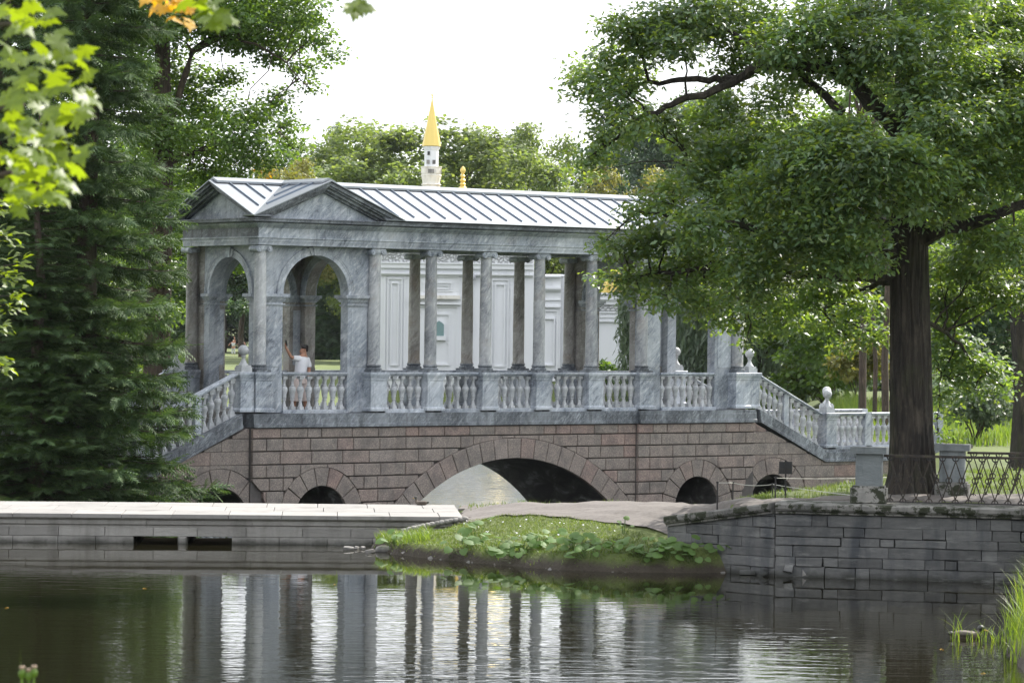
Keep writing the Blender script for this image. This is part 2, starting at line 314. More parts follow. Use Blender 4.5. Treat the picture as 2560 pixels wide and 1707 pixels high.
def sm(a, b, x): k = np.clip((x - a) / (b - a), 0, 1); return k * k * (3 - 2 * k)
def wob(P, f, s): return np.sin(P[:, 0] * f + s) * np.cos(P[:, 1] * f * 1.13 + s * 2.1) + .5 * np.sin(P[:, 0] * f * 2.3 + P[:, 1] * f * 1.9 + s * 3)
def height(P):
    P = np.asarray(P, float); X, Y = P[:, 0], P[:, 1]
    zp = np.interp(X, [-46, -.77, 1.46, 2.53, 3.53, 5.0, 6.9, 46], [1.52, 1.52, 1.71, 1.83, 1.97, 2.08, 2.12, 2.12])
    back = np.interp(X, [-11, -8, 6, 9], [.75, .45, .9, 1.25])                       # falls behind the dam towards the lake
    yc_ = np.interp(X, [-2, -.8, 1.6, 2.4, 3.07, 5.4, 8], [53.4, 53.2, 50.9, 49.3, 47.7, 50.6, 60]); zp = zp - np.clip(Y - yc_, 0, 6) * .14 - .8 * (X < -.9) * sm(53.3, 54.0, Y)
    zp = zp + (back - zp) * sm(54.5, 66, Y); zp = zp + (1.22 - zp) * sm(80, 100, Y)
    h = np.where(Y < 31, 2.9 - .9 * sm(4, 31, Y) * (X > 0), zp)
    h = h + (1.75 - h) * sm(15, 26, Y) * (1 - sm(37, 43, Y)) * (X > 3)
    h = h + .03 * wob(P, 2.2, 1.0) + .015 * wob(P, 5.3, 2.0)
    d1 = sdist(P, POND); d1 = d1 + (.05 * wob(P, 7.0, .5) + .03 * wob(P, 17.0, 1.7)) * ((X > -2.0) & (X < 3.2) & (Y > 44) & (np.abs(d1) < 3)); d2 = sdist(P, LAKE)
    w1 = np.where(X < 3.0, 2.6, np.interp(X, [3, 3.4], [2.6, .25])); w1 = np.where(Y < 43.3, 1.9, w1); w1 = np.where(X < -2.18, .25, w1)
    k = d1 / w1; p1 = np.where(k < .05, sm(-.02, .05, k) * .34, .34 + .66 * sm(-.10, 1.0, k))
    z = np.where(d1 < 0, ZW - .9 * sm(0, .4, -d1), ZW + (h - ZW) * np.clip(p1, 0, 1))
    z = np.where((X < -.9) & (Y > 50.0) & (Y < 54.2), np.minimum(z, ZW - .5), z)
    k2 = np.clip(d2 / 3.2, 0, 1); zl = ZL - .05
    return np.where(d2 < 0, zl - .6 * sm(0, .6, -d2), np.where(d1 < 0, z, zl + (z - zl) * sm(0, 1, k2)))
def lines(segs):
    out = []
    for a, b, st in segs: out += list(np.arange(a, b, st))
    return np.array(sorted(set(np.round(out, 4))))
GX = lines([(-2500, -400, 300), (-400, -80, 40), (-80, -16, 4), (-16, -3, .6), (-3, 4.6, .12), (4.6, 12, .3), (12, 30, 1.5), (30, 100, 7), (100, 400, 50), (400, 2601, 300)])
GY = lines([(-60, 14, 6), (14, 30, 1.2), (30, 43, .5), (43, 56, .12), (56, 95, .6), (95, 220, 2.5), (220, 420, 12), (420, 1000, 80), (1000, 5001, 500)])
gx, gy = np.meshgrid(GX, GY); GP = np.stack([gx.ravel(), gy.ravel()], 1); gz_ = height(GP)
nx, ny = len(GX), len(GY); idx = np.arange(nx * ny).reshape(ny, nx)
q = np.stack([idx[:-1, :-1], idx[:-1, 1:], idx[1:, 1:], idx[1:, :-1]], -1).reshape(-1, 4)
def np_mesh(name, V, loops, sizes, smooth=False):
    m = bpy.data.meshes.new(name); m.vertices.add(len(V)); m.vertices.foreach_set('co', np.asarray(V, np.float32).ravel())
    m.loops.add(len(loops)); m.loops.foreach_set('vertex_index', np.asarray(loops, np.int32))
    st = np.concatenate([[0], np.cumsum(sizes)[:-1]]).astype(np.int32)
    m.polygons.add(len(sizes)); m.polygons.foreach_set('loop_start', st); m.polygons.foreach_set('loop_total', np.asarray(sizes, np.int32))
    if smooth: m.polygons.foreach_set('use_smooth', np.ones(len(sizes), bool))
    m.update(calc_edges=True); return m
gm = np_mesh('ground', np.column_stack([GP, gz_]), q.ravel(), np.full(len(q), 4), True)
obj('ground', gm, M['ground'], kind='structure')
def gz(x, y): return float(height(np.array([[x, y]]))[0])
pm = bpy.data.meshes.new('pond_water'); pm.from_pydata([(-46, 9, ZW), (11, 9, ZW), (11, 52.6, ZW), (-46, 52.6, ZW)], [], [(0, 1, 2, 3)])
obj('pond_water', pm, M['pond'], kind='structure')
lm = bpy.data.meshes.new('lake_water'); lp = [(-12, 59), (-1.6, 55.6), (.8, 54.6), (2.6, 53.2), (5.2, 53.8), (9.2, 66), (10.8, 84), (11, 87.2), (9.8, 92), (11.5, 130), (15, 174), (28, 184), (35, 214), (17, 216), (9.9, 203), (-8.9, 203), (-14.5, 150), (-14, 100), (-10.2, 82), (-10.2, 74)]
lm.from_pydata([(x, y, ZL) for x, y in lp], [], [tuple(range(len(lp)))]); obj('lake_water', lm, M['lake'], kind='structure')
# gravel path from the dam round to the little bridge on the right, a sheet on the ground
pc = [(-1.19, 51.7, 3.07), (-.46, 51.5, 2.8), (.46, 50.7, 2.4), (1.46, 49.6, 2.2), (2.3, 48.0, 2.1), (3.0, 46.75, 1.7), (3.8, 46.2, 1.7), (4.8, 46.0, 2.0), (6.1, 46.0, 2.4), (8.4, 45.6, 2.6), (12, 45, 2.6)]
V = []; 
for i in range(len(pc) * 6 - 5):
    a = pc[i // 6]; b = pc[min(i // 6 + 1, len(pc) - 1)]; f = (i % 6) / 6; c = [a[k] + (b[k] - a[k]) * f for k in range(3)]
    tx, ty = b[0] - a[0], b[1] - a[1]; L = math.hypot(tx, ty) or 1; nxx, nyy = -ty / L, tx / L
    if L < 1e-6: nxx, nyy = 0, 1
    for k in range(13):
        s_ = (k / 12 - .5) * (c[2] + random.uniform(-.06, .06)); x, y = c[0] + nxx * s_, c[1] + nyy * s_
        V.append((x, y, s_))
VP = np.array(V); hz = height(VP[:, :2]); VP[:, 2] = hz + .03 * np.cos(np.clip(VP[:, 2] / 1.2, -1.5, 1.5)) + .004
rows = len(V) // 13; fc = [(r * 13 + k, r * 13 + k + 1, r * 13 + 14 + k, r * 13 + 13 + k) for r in range(rows - 1) for k in range(12)]
gp = bpy.data.meshes.new('gravel_path'); gp.from_pydata([tuple(v) for v in VP], [], fc); obj('gravel_path', gp, M['gravel'], kind='structure')

# ------------------------------------------------------------------ the marble bridge
TH = rad(37.5); P0 = at(648, 930, 76.0)
BR = thing('marble_bridge', 'grey marble covered bridge with columns, pedimented pavilions and granite arches over the lake', 'bridge', (P0.x, P0.y, 0), TH)
XL, WD = 15.13, 3.05
CX = [0, 3.315, 5.015, 6.715, 8.415, 10.115, 11.815, 15.13]
ma, mb_, mc, md = M['marble'], M['marble_dark'], M['marble_col'], M['marble_light']
# -- granite substructure
ARCH = [(7.45, -3.40, 4.62, .50), (1.58, -.10, .75, .45), (13.46, -.10, .75, .45), (-1.22, -.15, .80, .45), (16.24, -.15, .80, .45)]
def intr(x, extra=0.0):
    z = -1.2
    for cx, cz, r, th in ARCH:
        R = r + (th if extra else 0)
        if abs(x - cx) < R: z = max(z, cz + math.sqrt(R * R - (x - cx) ** 2))
    return z
SLX = [(-9, .96), (-3.05, .96), (-.47, 2.05), (15.55, 2.05), (18.13, .96), (25, .96)]
def ztop(x): return float(np.interp(x, [a for a, b in SLX], [b for a, b in SLX]))
def yface(x): return -.38 if (-.40 <= x <= 3.72 or 11.43 <= x <= 15.48) else (-.28 if 3.72 < x < 11.43 else -.24)
xs = sorted(set([round(v, 3) for v in np.arange(-8.5, 24.6, .12)] + [-3.05, -.47, 15.55, 18.13, -.40, 3.72, 11.43, 15.48]))
core = MB(); vault = MB()
for a, b in zip(xs[:-1], xs[1:]):
    y0 = yface((a + b) / 2) + .09; la, lb = intr(a), intr(b)
    if la > ztop(a) - .02 or lb > ztop(b) - .02: continue
    y1 = WD + .30
    core.add([(a, y0, la), (b, y0, lb), (b, y0, ztop(b) + .005), (a, y0, ztop(a) + .005), (a, y1, la), (b, y1, lb), (b, y1, ztop(b) + .005), (a, y1, ztop(a) + .005)], [(0, 1, 2, 3), (4, 7, 6, 5), (3, 2, 6, 7), (0, 3, 7, 4), (1, 5, 6, 2)])
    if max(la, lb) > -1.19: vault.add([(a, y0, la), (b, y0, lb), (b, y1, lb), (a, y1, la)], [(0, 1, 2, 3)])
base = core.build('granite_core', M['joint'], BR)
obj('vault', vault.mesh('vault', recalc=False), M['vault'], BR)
ROWZ = [2.055, 1.80, 1.495, 1.18, .865, .55, .235, -.08, -.4, -.7]
def block(x0, x1, z0, z1, y, chip, wing):
    xs_ = np.linspace(x0, x1, max(3, int((x1 - x0) / .06)))
    lo = [max(z0, intr(v, 1) + .012) for v in xs_]; hi = [min(z1, ztop(v) - .012) for v in xs_]
    ok = [i for i in range(len(xs_)) if hi[i] - lo[i] > .035]
    if len(ok) < 2 or xs_[ok[-1]] - xs_[ok[0]] < .06: return
    def simp(pts):
        out = [pts[0]]
        for i in range(1, len(pts) - 1):
            if abs(pts[i][1] - (pts[i - 1][1] + pts[i + 1][1]) / 2) > 1e-4: out.append(pts[i])
        return out + [pts[-1]]
    lo_ = simp([(xs_[i], lo[i]) for i in ok]); hi_ = simp([(xs_[i], hi[i]) for i in ok])
    MB().prism(lo_ + hi_[::-1], y, y + .20, 'y', *(chip)).build('granite_block', M['granite'], base)
r2 = random.Random(3)
def course(xa, xb, wing=False, step=.78):
    for k in range(len(ROWZ) - 1):
        z1, z0 = ROWZ[k], ROWZ[k + 1]; x = xa; off = (k % 2) * step * .5
        first = True
        while x < xb - .05:
            w = (off if (first and off) else step * (1 if r2.random() < .62 else r2.choice([.5, .6, .62, 1.15]))) ; first = False
            x1 = min(xb, x + w); x1 = xb if xb - x1 < .18 else x1
            gh, gv = (.004, .004) if wing else (.012, .005)
            block(x + gv, x1 - gv, z0 + gh, z1 - gh, yface((x + x1) / 2) + r2.uniform(-.006, .006), (.008, .008) if wing else (.014, .022), wing); x = x1
course(-.40, 3.72); course(3.72, 11.43); course(11.43, 15.48); course(-8.4, -.41, True, .95); course(15.49, 24.4, True, .95)
# buttress returns and voussoirs
for (cx, cz, r, th), n in zip(ARCH, (19, 9, 9, 7, 7)):
    big = r > 2; a0 = math.asin((.02 - cz) / r) if not big else math.asin((-.25 - cz) / r)
    if not big: a0 = -.1
    for k in range(n):
        t0 = a0 + (math.pi - 2 * a0) * k / n + .006 / r; t1 = a0 + (math.pi - 2 * a0) * (k + 1) / n - .006 / r
        R0, R1 = r + .002, r + th
        pts = [(cx + R0 * math.cos(t), cz + R0 * math.sin(t)) for t in np.linspace(t0, t1, 4)] + [(cx + R1 * math.cos(t), cz + R1 * math.sin(t)) for t in np.linspace(t1, t0, 4)]
        MB().prism(pts, yface(cx) - (.022 if big else -.002) + r2.uniform(-.006, .006), yface(cx) + .2, 'y', .014, .018).build('voussoir', M['granite'], base)
# -- marble band on the granite (slabs), deck, stairs
def band(xa, xb):
    x = xa
    while x < xb - .02:
        x1 = min(xb, x + r2.uniform(.95, 1.25)); x1 = xb if xb - x1 < .4 else x1; y = yface((x + x1) / 2)
        MB().prism([(y - .06, 2.065), (y - .06, 2.135), (y - .035, 2.15), (y - .035, 2.30), (y - .015, 2.305), (y - .015, 2.385), (.35, 2.385), (.35, 2.065)], x + .002, x1 - .002, 'x').build('band_slab', mb_, BR)
        yb = WD - y
        MB().prism([(yb + .06, 2.065), (yb + .06, 2.135), (yb + .035, 2.30), (yb + .015, 2.385), (WD - .35, 2.385), (WD - .35, 2.065)], x + .002, x1 - .002, 'x').build('band_slab', mb_, BR); x = x1
band(-.40, 3.72); band(3.72, 11.43); band(11.43, 15.48)
MB().box(-.62, 15.75, .351, WD - .351, 2.2, 2.42).build('deck', M['paving'], BR)
def bar(profile, pa, pb):      # profile (y, dz) swept from point (x, z) to (x, z), ends cut plumb
    n = len(profile); m = MB()
    m.add([(pa[0], y, pa[1] + dz) for y, dz in profile] + [(pb[0], y, pb[1] + dz) for y, dz in profile],
          [tuple(range(n)), tuple(range(2 * n - 1, n - 1, -1))] + [(i, i + n, (i + 1) % n + n, (i + 1) % n) for i in range(n)])
    return m
RAIL = [(-.085, -.085), (-.085, -.06), (-.125, -.045), (-.125, -.012), (-.11, 0), (.11, 0), (.125, -.012), (.125, -.045), (.085, -.06), (.085, -.085)]
PLIN = [(-.16, -.10), (-.16, -.02), (-.13, 0), (.13, 0), (.16, -.02), (.16, -.10)]
sh = lambda prof, y0: [(y + y0, dz) for y, dz in prof]
# shared baluster mesh (0 .. .81)
bm = MB().box(-.062, .062, -.062, .062, 0, .07); bm.box(-.062, .062, -.062, .062, .735, .80)
bm.lathe([(.056, .07), (.056, .085), (.046, .12), (.036, .17), (.033, .215), (.050, .225), (.050, .24), (.040, .25), (.058, .285), (.061, .32), (.058, .36), (.074, .41), (.088, .46), (.089, .49), (.078, .53), (.055, .555), (.044, .56), (.052, .567), (.052, .58), (.040, .59), (.034, .64), (.042, .70), (.056, .725), (.056, .735)], seg=14, cap=False)
BAL = bm.mesh('baluster', 35)
def balusters(x0, x1, n, y, z0, z1=None, parent=None):
    for k in range(n):
        f = (k + .5) / n; x = x0 + (x1 - x0) * f; z = z0 if z1 is None else z0 + (z1 - z0) * f
        o = obj('baluster', BAL, md, parent, loc=(x, y, z), rot=(0, 0, r2.uniform(-.06, .06)))
        if z1 is not None:
            MB().box(x - .085, x + .085, y - .085, y + .085, z - .14, z + .001).build('baluster_block', md, parent)
            MB().box(x - .075, x + .075, y - .075, y + .075, z + .795, z + .845).build('baluster_block', md, parent)
def straight(xa, xb, n, y, zr, name='balustrade'):
    rl = bar(sh(RAIL, y), (xa, zr), (xb, zr)).build('rail', ma, BR)
    bar(sh(PLIN, y), (xa, zr - .90), (xb, zr - .90)).build('plinth', ma, BR)
    balusters(xa, xb, n, y, zr - .898, None, rl)
PEDP = [(.275, 0), (.275, .055), (.25, .085), (.238, .09), (.238, .74), (.255, .75), (.255, .78), (.262, .80), (.29, .88), (.29, .93), (.28, .94)]
def sqlathe(prof, hx=None):
    m = MB(); rings = len(prof)
    vs = []
    for r, z in prof:
        k = r if hx is None else hx + (r - .238)
        vs += [(-k, -r, z), (k, -r, z), (k, r, z), (-k, r, z)]
    fs = [(3, 2, 1, 0), tuple((rings - 1) * 4 + k for k in range(4))] + [(i * 4 + k, i * 4 + (k + 1) % 4, (i + 1) * 4 + (k + 1) % 4, (i + 1) * 4 + k) for i in range(rings - 1) for k in range(4)]
    return m.add(vs, fs)
PED = sqlathe(PEDP).box(-.175, .175, -.2435, -.237, .16, .68).mesh('pedestal')
PEDN = sqlathe([(r - .05, z) for r, z in PEDP], None).mesh('pedestal_narrow')
FIN = MB().box(-.15, .15, -.15, .15, 0, .115).box(-.13, .13, -.13, .13, .115, .16)
FIN.lathe([(.118, .16), (.115, .175), (.08, .22), (.05, .28), (.042, .34), (.05, .36), (.062, .365), (.062, .385), (.05, .39)] + [(.128 * math.sin(a), .515 - .128 * math.cos(a)) for a in np.linspace(.35, math.pi - .02, 12)], seg=18)
FIN = FIN.mesh('finial', 30)
COLS = MB().lathe([(.166, .0), (.166, .02), (.155, .045), (.153, .06), (.1525, .9), (.150, 1.5), (.145, 2.0), (.139, 2.5), (.136, 2.66), (.146, 2.67), (.146, 2.69)], seg=24).mesh('column_shaft', 30)
COLB = COLS.copy()
CB = MB().box(-.205, .205, -.205, .205, 0, .055)
CB.lathe([(.195, .055), (.205, .075), (.195, .10), (.172, .106), (.165, .12), (.172, .134), (.178, .140), (.184, .155), (.178, .17), (.166, .178)], seg=24); CB = CB.mesh('column_base', 50)
CP = MB().box(-.195, .195, -.18, .18, .105, .128).box(-.185, .185, -.165, .165, .075, .105)
CP.lathe([(.136, -.01), (.150, .01), (.172, .05), (.172, .075)], seg=20)
for sx in (-1, 1):
    CP.lathe([(.02, -.19), (.03, -.185), (.032, -.17), (.045, -.17), (.05, -.182), (.062, -.182), (.066, -.168), (.074, -.172), (.078, -.15), (.066, -.09), (.060, 0), (.066, .09), (.078, .15), (.074, .172), (.066, .168), (.05, .182), (.03, .172), (.02, .19)], sx * .158, .052, 16, axis='y')
CP = CP.mesh('capital', 45)
ZP = 3.37 - .94
for y in (0, WD):
    for i, x in enumerate(CX):
        p = obj('pedestal', PED, ma, BR, loc=(x, y, ZP), rot=(0, 0, math.pi if y else 0))
        c = obj('column', COLS if y == 0 else COLB, mc if y == 0 else M['marble_bounce_dirt'], BR, loc=(x, y, 3.37 + .178), rot=(0, 0, r2.uniform(0, 6)))
        obj('column_base', CB, mb_, c, loc=(0, 0, -.178), rot=(0, 0, -c.rotation_euler.z)); obj('capital', CP, ma, c, loc=(0, 0, 2.69), rot=(0, 0, -c.rotation_euler.z))
    for i in range(1, 6): straight(CX[i] + .24, CX[i + 1] - .24, 5, y, 3.37)
    yr = .18 if y == 0 else WD - .18
    for x0 in (0, 11.815): straight(x0 + .71, x0 + 2.605, 8, yr, 3.365)
    for s, xe in ((-1, 0.0), (1, XL)):       # stairs, landings, finials either end
        X = lambda d: xe + s * d
        pn = obj('pedestal', PEDN, ma, BR, loc=(X(.44), y + (.01 if y == 0 else -.01), ZP)); obj('finial', FIN, md, pn, loc=(0, 0, .94))
        sl = -1.09 / 2.36; d0, d1 = .62, 2.98; zt = 3.37
        for da, db in ((d0, 1.72), (1.72, d1)):
            pa, pb = (X(da), zt + sl * (da - d0)), (X(db), zt + sl * (db - d0))
            if s < 0: pa, pb = pb, pa
            rl = bar(sh(RAIL, y), pa, pb).build('stair_rail', ma, BR)
            bar(sh(PLIN, y), (pa[0], pa[1] - 1.0), (pb[0], pb[1] - 1.0)).build('stair_plinth', ma, BR)
            if da == d0: qa, qb = da + .06, db - .1
            else: qa, qb = da + .1, db - .02
            balusters(X(qa), X(qb), 5, y, zt + sl * (qa - d0) - .93, zt + sl * (qb - d0) - .93, rl)
            sg = -1 if y == 0 else 1; yo = y
            bar([(yo + sg * .30, -1.32), (yo + sg * .30, -1.25), (yo + sg * .275, -1.235), (yo + sg * .275, -1.06), (yo + sg * .25, -1.05), (yo + sg * .25, -.98), (yo - sg * .25, -.98), (yo - sg * .25, -1.32)], pa, pb).build('stair_band', mb_, BR)
        za = zt + sl * (1.72 - d0); MB().box(X(1.72) - .085, X(1.72) + .085, y - .075, y + .075, za - .97, za - .07).build('stair_pier', ma, BR)
        z2 = zt + sl * (d1 - d0)
        pl = obj('pedestal', PEDN, ma, BR, loc=(X(3.28), y, z2 - .94))
        rear = s > 0 and y > 1
        obj('finial', FIN, md, BR if rear else pl, loc=(X(6.115), y, z2) if rear else (0, 0, .94))
        for da, db in ((3.47, 4.62), (4.85, 6.0), (6.23, 7.4)):
            a, b = sorted((X(da), X(db))); straight(a, b, 5, y, z2)
            MB().box(min(X(db), X(db + .23)) + .002, max(X(db), X(db + .23)) - .002, y - .11, y + .11, z2 - .9, z2 - .001).build('balustrade_pier', ma, BR)
        a, b = sorted((X(2.98), X(8.6)))
        k = a
        while k < b - .1:
            k1 = min(b, k + 1.4); sg = -1 if y == 0 else 1
            bar([(y + sg * .30, -1.32), (y + sg * .30, -1.25), (y + sg * .275, -1.235), (y + sg * .275, -1.06), (y + sg * .22, -1.05), (y + sg * .22, -.985), (y - sg * .25, -.985), (y - sg * .25, -1.32)], (k + .002, z2), (k1 - .002, z2)).build('band_slab', mb_, BR); k = k1
for s, xe in ((-1, 0.0), (1, XL)):
    for k in range(7):
        a, b = sorted((xe + s * (.64 + .335 * k), xe + s * (.64 + .335 * (k + 1)))); MB().box(a, b, .26, WD - .26, .5, 2.42 - .155 * (k + 1)).build('step', M['paving'], BR)
    a, b = sorted((xe + s * 2.99, xe + s * 9.2)); MB().box(a, b, .26, WD - .26, .5, 1.33).build('landing', M['gravel'], BR)
# -- pavilion walls with arches on four sides
def arch_wall(axis, u0, u1, c0, r, f0, f1, z0, zs, z1, n=28):
    m = MB(); uu = [u0] + [c0 - r * math.cos(math.pi * i / n) for i in range(n + 1)] + [u1]
    def quad(ua, za, ub, zb):
        pts = [(ua, za), (ub, zb), (ub, z1), (ua, z1)]
        P = (lambda u, w, z: (u, w, z)) if axis == 'x' else (lambda u, w, z: (w, u, z))
        m.add([P(u, f0, z) for u, z in pts] + [P(u, f1, z) for u, z in pts], [(0, 1, 2, 3), (7, 6, 5, 4), (0, 4, 5, 1), (2, 6, 7, 3)])
    zz = lambda u: zs + math.sqrt(max(0, r * r - (u - c0) ** 2))
    for i in range(1, n + 1): quad(uu[i], zz(uu[i]), uu[i + 1], zz(uu[i + 1]))
    for a, b in ((u0, c0 - r), (c0 + r, u1)):
        if axis == 'x': m.box(a, b, f0, f1, z0, z1)
        else: m.box(f0, f1, a, b, z0, z1)
    return m
def ringpoly(c0, r0, r1, zs, n=26, a0=0, a1=math.pi): return [(c0 + r0 * math.cos(t), zs + r0 * math.sin(t)) for t in np.linspace(a0, a1, n)] + [(c0 + r1 * math.cos(t), zs + r1 * math.sin(t)) for t in np.linspace(a1, a0, n)]
ZS, ZT = 5.235, 6.40
for xo in (0.0, 11.815):
    for axis, f0, f1, c0, r, u0, u1 in (('x', .10, .40, 1.6575, .945, .10, 3.215), ('x', WD - .40, WD - .10, 1.6575, .945, .10, 3.215), ('y', .105, .40, WD / 2, .885, .402, WD - .402), ('y', 2.915, 3.21, WD / 2, .885, .402, WD - .402)):
        if axis == 'x': a, b, cc, F0, F1 = u0 + xo, u1 + xo, c0 + xo, f0, f1
        else: a, b, cc, F0, F1 = u0, u1, c0, f0 + xo, f1 + xo
        w = arch_wall(axis, a, b, cc, r, F0, F1, 2.40, ZS, ZT).build('pavilion_wall', M['marble_bounce_dirt'] if (axis == 'x' and F0 > 1) or (axis == 'y' and abs((F0 + F1) / 2 - 7.565) < 5.5) else ma, BR)
        low = (F0 + F1) / 2 < (WD / 2 if axis == 'x' else xo + 1.6575)
        # archivolts outside and inside, keystone, imposts
        for e0, e1 in ((F0 - .045, F0 + .01), (F1 - .01, F1 + .045)):
            for ra, rb, dp in ((r + .002, r + .095, .6), (r + .095, r + .15, .8), (r + .15, r + .19, 1.0)):
                E0 = F0 - .045 * dp if e0 < F0 else F1 - .01; E1 = F0 + .01 if e0 < F0 else F1 + .045 * dp
                MB().prism(ringpoly(cc, ra, rb, ZS), E0, E1, axis if axis == 'x' and False else ('y' if axis == 'x' else 'x')).build('archivolt', ma, w)
            o0, o1 = (F0 - .075, F0 + .01) if e0 < F0 else (F1 - .01, F1 + .075)
            key = [(cc - .085, ZS + r - .01), (cc + .085, ZS + r - .01), (cc + .135, ZT - .02), (cc - .135, ZT - .02)]
            MB().prism(key, o0, o1, 'y' if axis == 'x' else 'x').build('keystone', ma, w)
            for sd in (-1, 1):
                wg = [(cc + sd * .088, ZS + r + .01), (cc + sd * .16, ZS + r - .005), (cc + sd * .245, ZS + r + .185), (cc + sd * .137, ZS + r + .19)]
                MB().prism(wg, o0 + (.02 if e0 < F0 else 0), o1 - (0 if e0 < F0 else .02), 'y' if axis == 'x' else 'x').build('keystone_wing', ma, w)
        for sd in (-1, 1):
            ua, ub = (a, cc - r) if sd < 0 else (cc + r, b)
            for z0, z1, e in ((4.965, 4.985, .025), (4.985, 5.005, .04), (5.06, 5.09, .03), (5.09, 5.13, .055), (5.13, 5.16, .085), (5.16, 5.235, .125)):
                i0 = ua - (e if sd > 0 else 0); i1 = ub + (e if sd < 0 else 0)
                if axis == 'x': MB().box(i0, i1, F0 - e, F1 + e, z0, z1).build('impost', ma, w)
                else: MB().box(F0 - e * .93, F1 + e * .93, i0, i1, z0, z1).build('impost', ma, w)
            pa, pb = ua + .10, ub - .05
            if pb - pa > .15:
                for g0, g1 in ((F0 - .012, F0 + .002), (F1 - .002, F1 + .012)):
                    (MB().box(pa, pb, g0, g1, 3.5, 4.86) if axis == 'x' else MB().box(g0, g1, pa, pb, 2.6, 4.86)).build('pier_panel', ma, w)
# -- entablature
def rect_sweep(prof, x0, x1, y0, y1):
    m = MB(); vs = []
    for o, z in prof: vs += [(x0 - o, y0 - o, z), (x1 + o, y0 - o, z), (x1 + o, y1 + o, z), (x0 - o, y1 + o, z)]
    n = len(prof); fs = [(3, 2, 1, 0), tuple((n - 1) * 4 + k for k in range(4))] + [(i * 4 + k, i * 4 + (k + 1) % 4, (i + 1) * 4 + (k + 1) % 4, (i + 1) * 4 + k) for i in range(n - 1) for k in range(4)]
    return m.add(vs, fs)
for y0, y1 in ((-.175, .22), (WD - .22, WD + .175)):
    for x0, x1 in ((-.175, 3.5), (3.503, 6.7), (6.703, 10.2), (10.203, 11.62), (11.623, XL + .175)):
        MB().box(x0, x1, y0, y1, 6.388, 6.47).box(x0, x1, y0 - .014, y1 + .014, 6.47, 6.55).build('architrave', ma, BR)
for x0, x1 in ((-.175, .22), (3.095, 3.5), (11.62, 12.0), (XL - .22, XL + .175)): MB().box(x0, x1, .24, WD - .24, 6.388, 6.47).box(x0 - .014, x1 + .014, .24, WD - .24, 6.47, 6.55).build('architrave', ma, BR)
ent = rect_sweep([(.19, 6.55), (.215, 6.553), (.215, 6.585), (.175, 6.588), (.175, 6.798), (.20, 6.80), (.235, 6.835), (.245, 6.84), (.285, 6.875), (.30, 6.88), (.30, 6.905)], 0, XL, 0, WD).build('entablature', ma, BR)
cor = rect_sweep([(.30, 6.906), (.36, 6.93), (.455, 6.94), (.455, 6.99), (.475, 6.995), (.475, 7.02), (.40, 7.022)], 0, XL, 0, WD).build('cornice', mb_, BR)
k = -.1
while k < XL:                       # frieze slabs, a hair proud, with open joints
    k1 = min(XL + .17, k + r2.uniform(1.0, 1.5)); MB().box(k, k1 - .004, -.181, -.17, 6.592, 6.795).build('frieze_slab', ma, ent); k = k1
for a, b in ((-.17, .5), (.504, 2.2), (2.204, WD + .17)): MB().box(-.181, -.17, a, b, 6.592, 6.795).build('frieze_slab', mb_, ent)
# -- roof
ZE, ZR, EO = 7.045, 7.93, .52
roof = thing('roof', None, None); roof.parent = BR; roof.name = 'roof'
yc = WD / 2
def slab(pts, th, name, mat, par):     # pts: quad corners; thickness upward
    n = (Vector(pts[1]) - Vector(pts[0])).cross(Vector(pts[3]) - Vector(pts[0])).normalized()
    if n.z < 0: n = -n
    up = [tuple(Vector(p) + n * th) for p in pts]
    return MB().add([tuple(p) for p in pts] + up, [(0, 1, 2, 3), (7, 6, 5, 4), (0, 4, 5, 1), (1, 5, 6, 2), (2, 6, 7, 3), (3, 7, 4, 0)]).build(name, mat, par)
def slopeX(y): return ZR - abs(y - yc) / (yc + EO) * (ZR - ZE)
xa, xb = -EO, XL + EO; nP = 34
for sgn in (-1, 1):
    ye = yc + sgn * (yc + EO)
    for k in range(nP):
        a = xa + (xb - xa) * k / nP; b = xa + (xb - xa) * (k + 1) / nP
        fr = 1.0
        for pcx in (1.6575, 13.4725):
            if abs((a + b) / 2 - pcx) < 1.6575 + EO: fr = min(1.0, max(abs(a - pcx), abs(b - pcx)) / (1.6575 + EO) + .03)
        ys = yc + sgn * (yc + EO) * fr; zs_ = slopeX(ys)
        slab([(a, ys, zs_), (b, ys, zs_), (b, yc, ZR), (a, yc, ZR)], .022, 'roof_panel', M['zinc'], roof)
        if 0 < k: 
            yq = ys - sgn * .18
            slab([(a - .009, yq, slopeX(yq) + .02), (a + .009, yq, slopeX(yq) + .02), (a + .009, yc, ZR + .02), (a - .009, yc, ZR + .02)], .045, 'roof_seam', M['seam'], roof)
def ridge_cap(p0, p1, ax, run):
    w = .20; dz = w * (ZR - ZE) / run
    prof = [(-w, -dz + .10), (0, .10), (w, -dz + .10), (w, -dz + .05), (0, .05), (-w, -dz + .05)]
    m = MB(); P = (lambda t, u, z: (t, yc + u, ZR + z)) if ax == 'x' else (lambda t, u, z: (p0[0] + u, t, ZR + z))
    m.add([P(p0[0] if ax == 'x' else p0[1], u, z) for u, z in prof] + [P(p1[0] if ax == 'x' else p1[1], u, z) for u, z in prof], [(0, 1, 2, 3, 4, 5), (11, 10, 9, 8, 7, 6)] + [(i, i + 6, (i + 1) % 6 + 6, (i + 1) % 6) for i in range(6)])
    m.build('ridge_cap', M['zinc'], roof)
ridge_cap((xa + .12, yc), (xb - .12, yc), 'x', yc + EO)
def gable(cx, hw, ax):     # roof of one cross gable and its two pediments; ax 'y' runs front to back
    pass
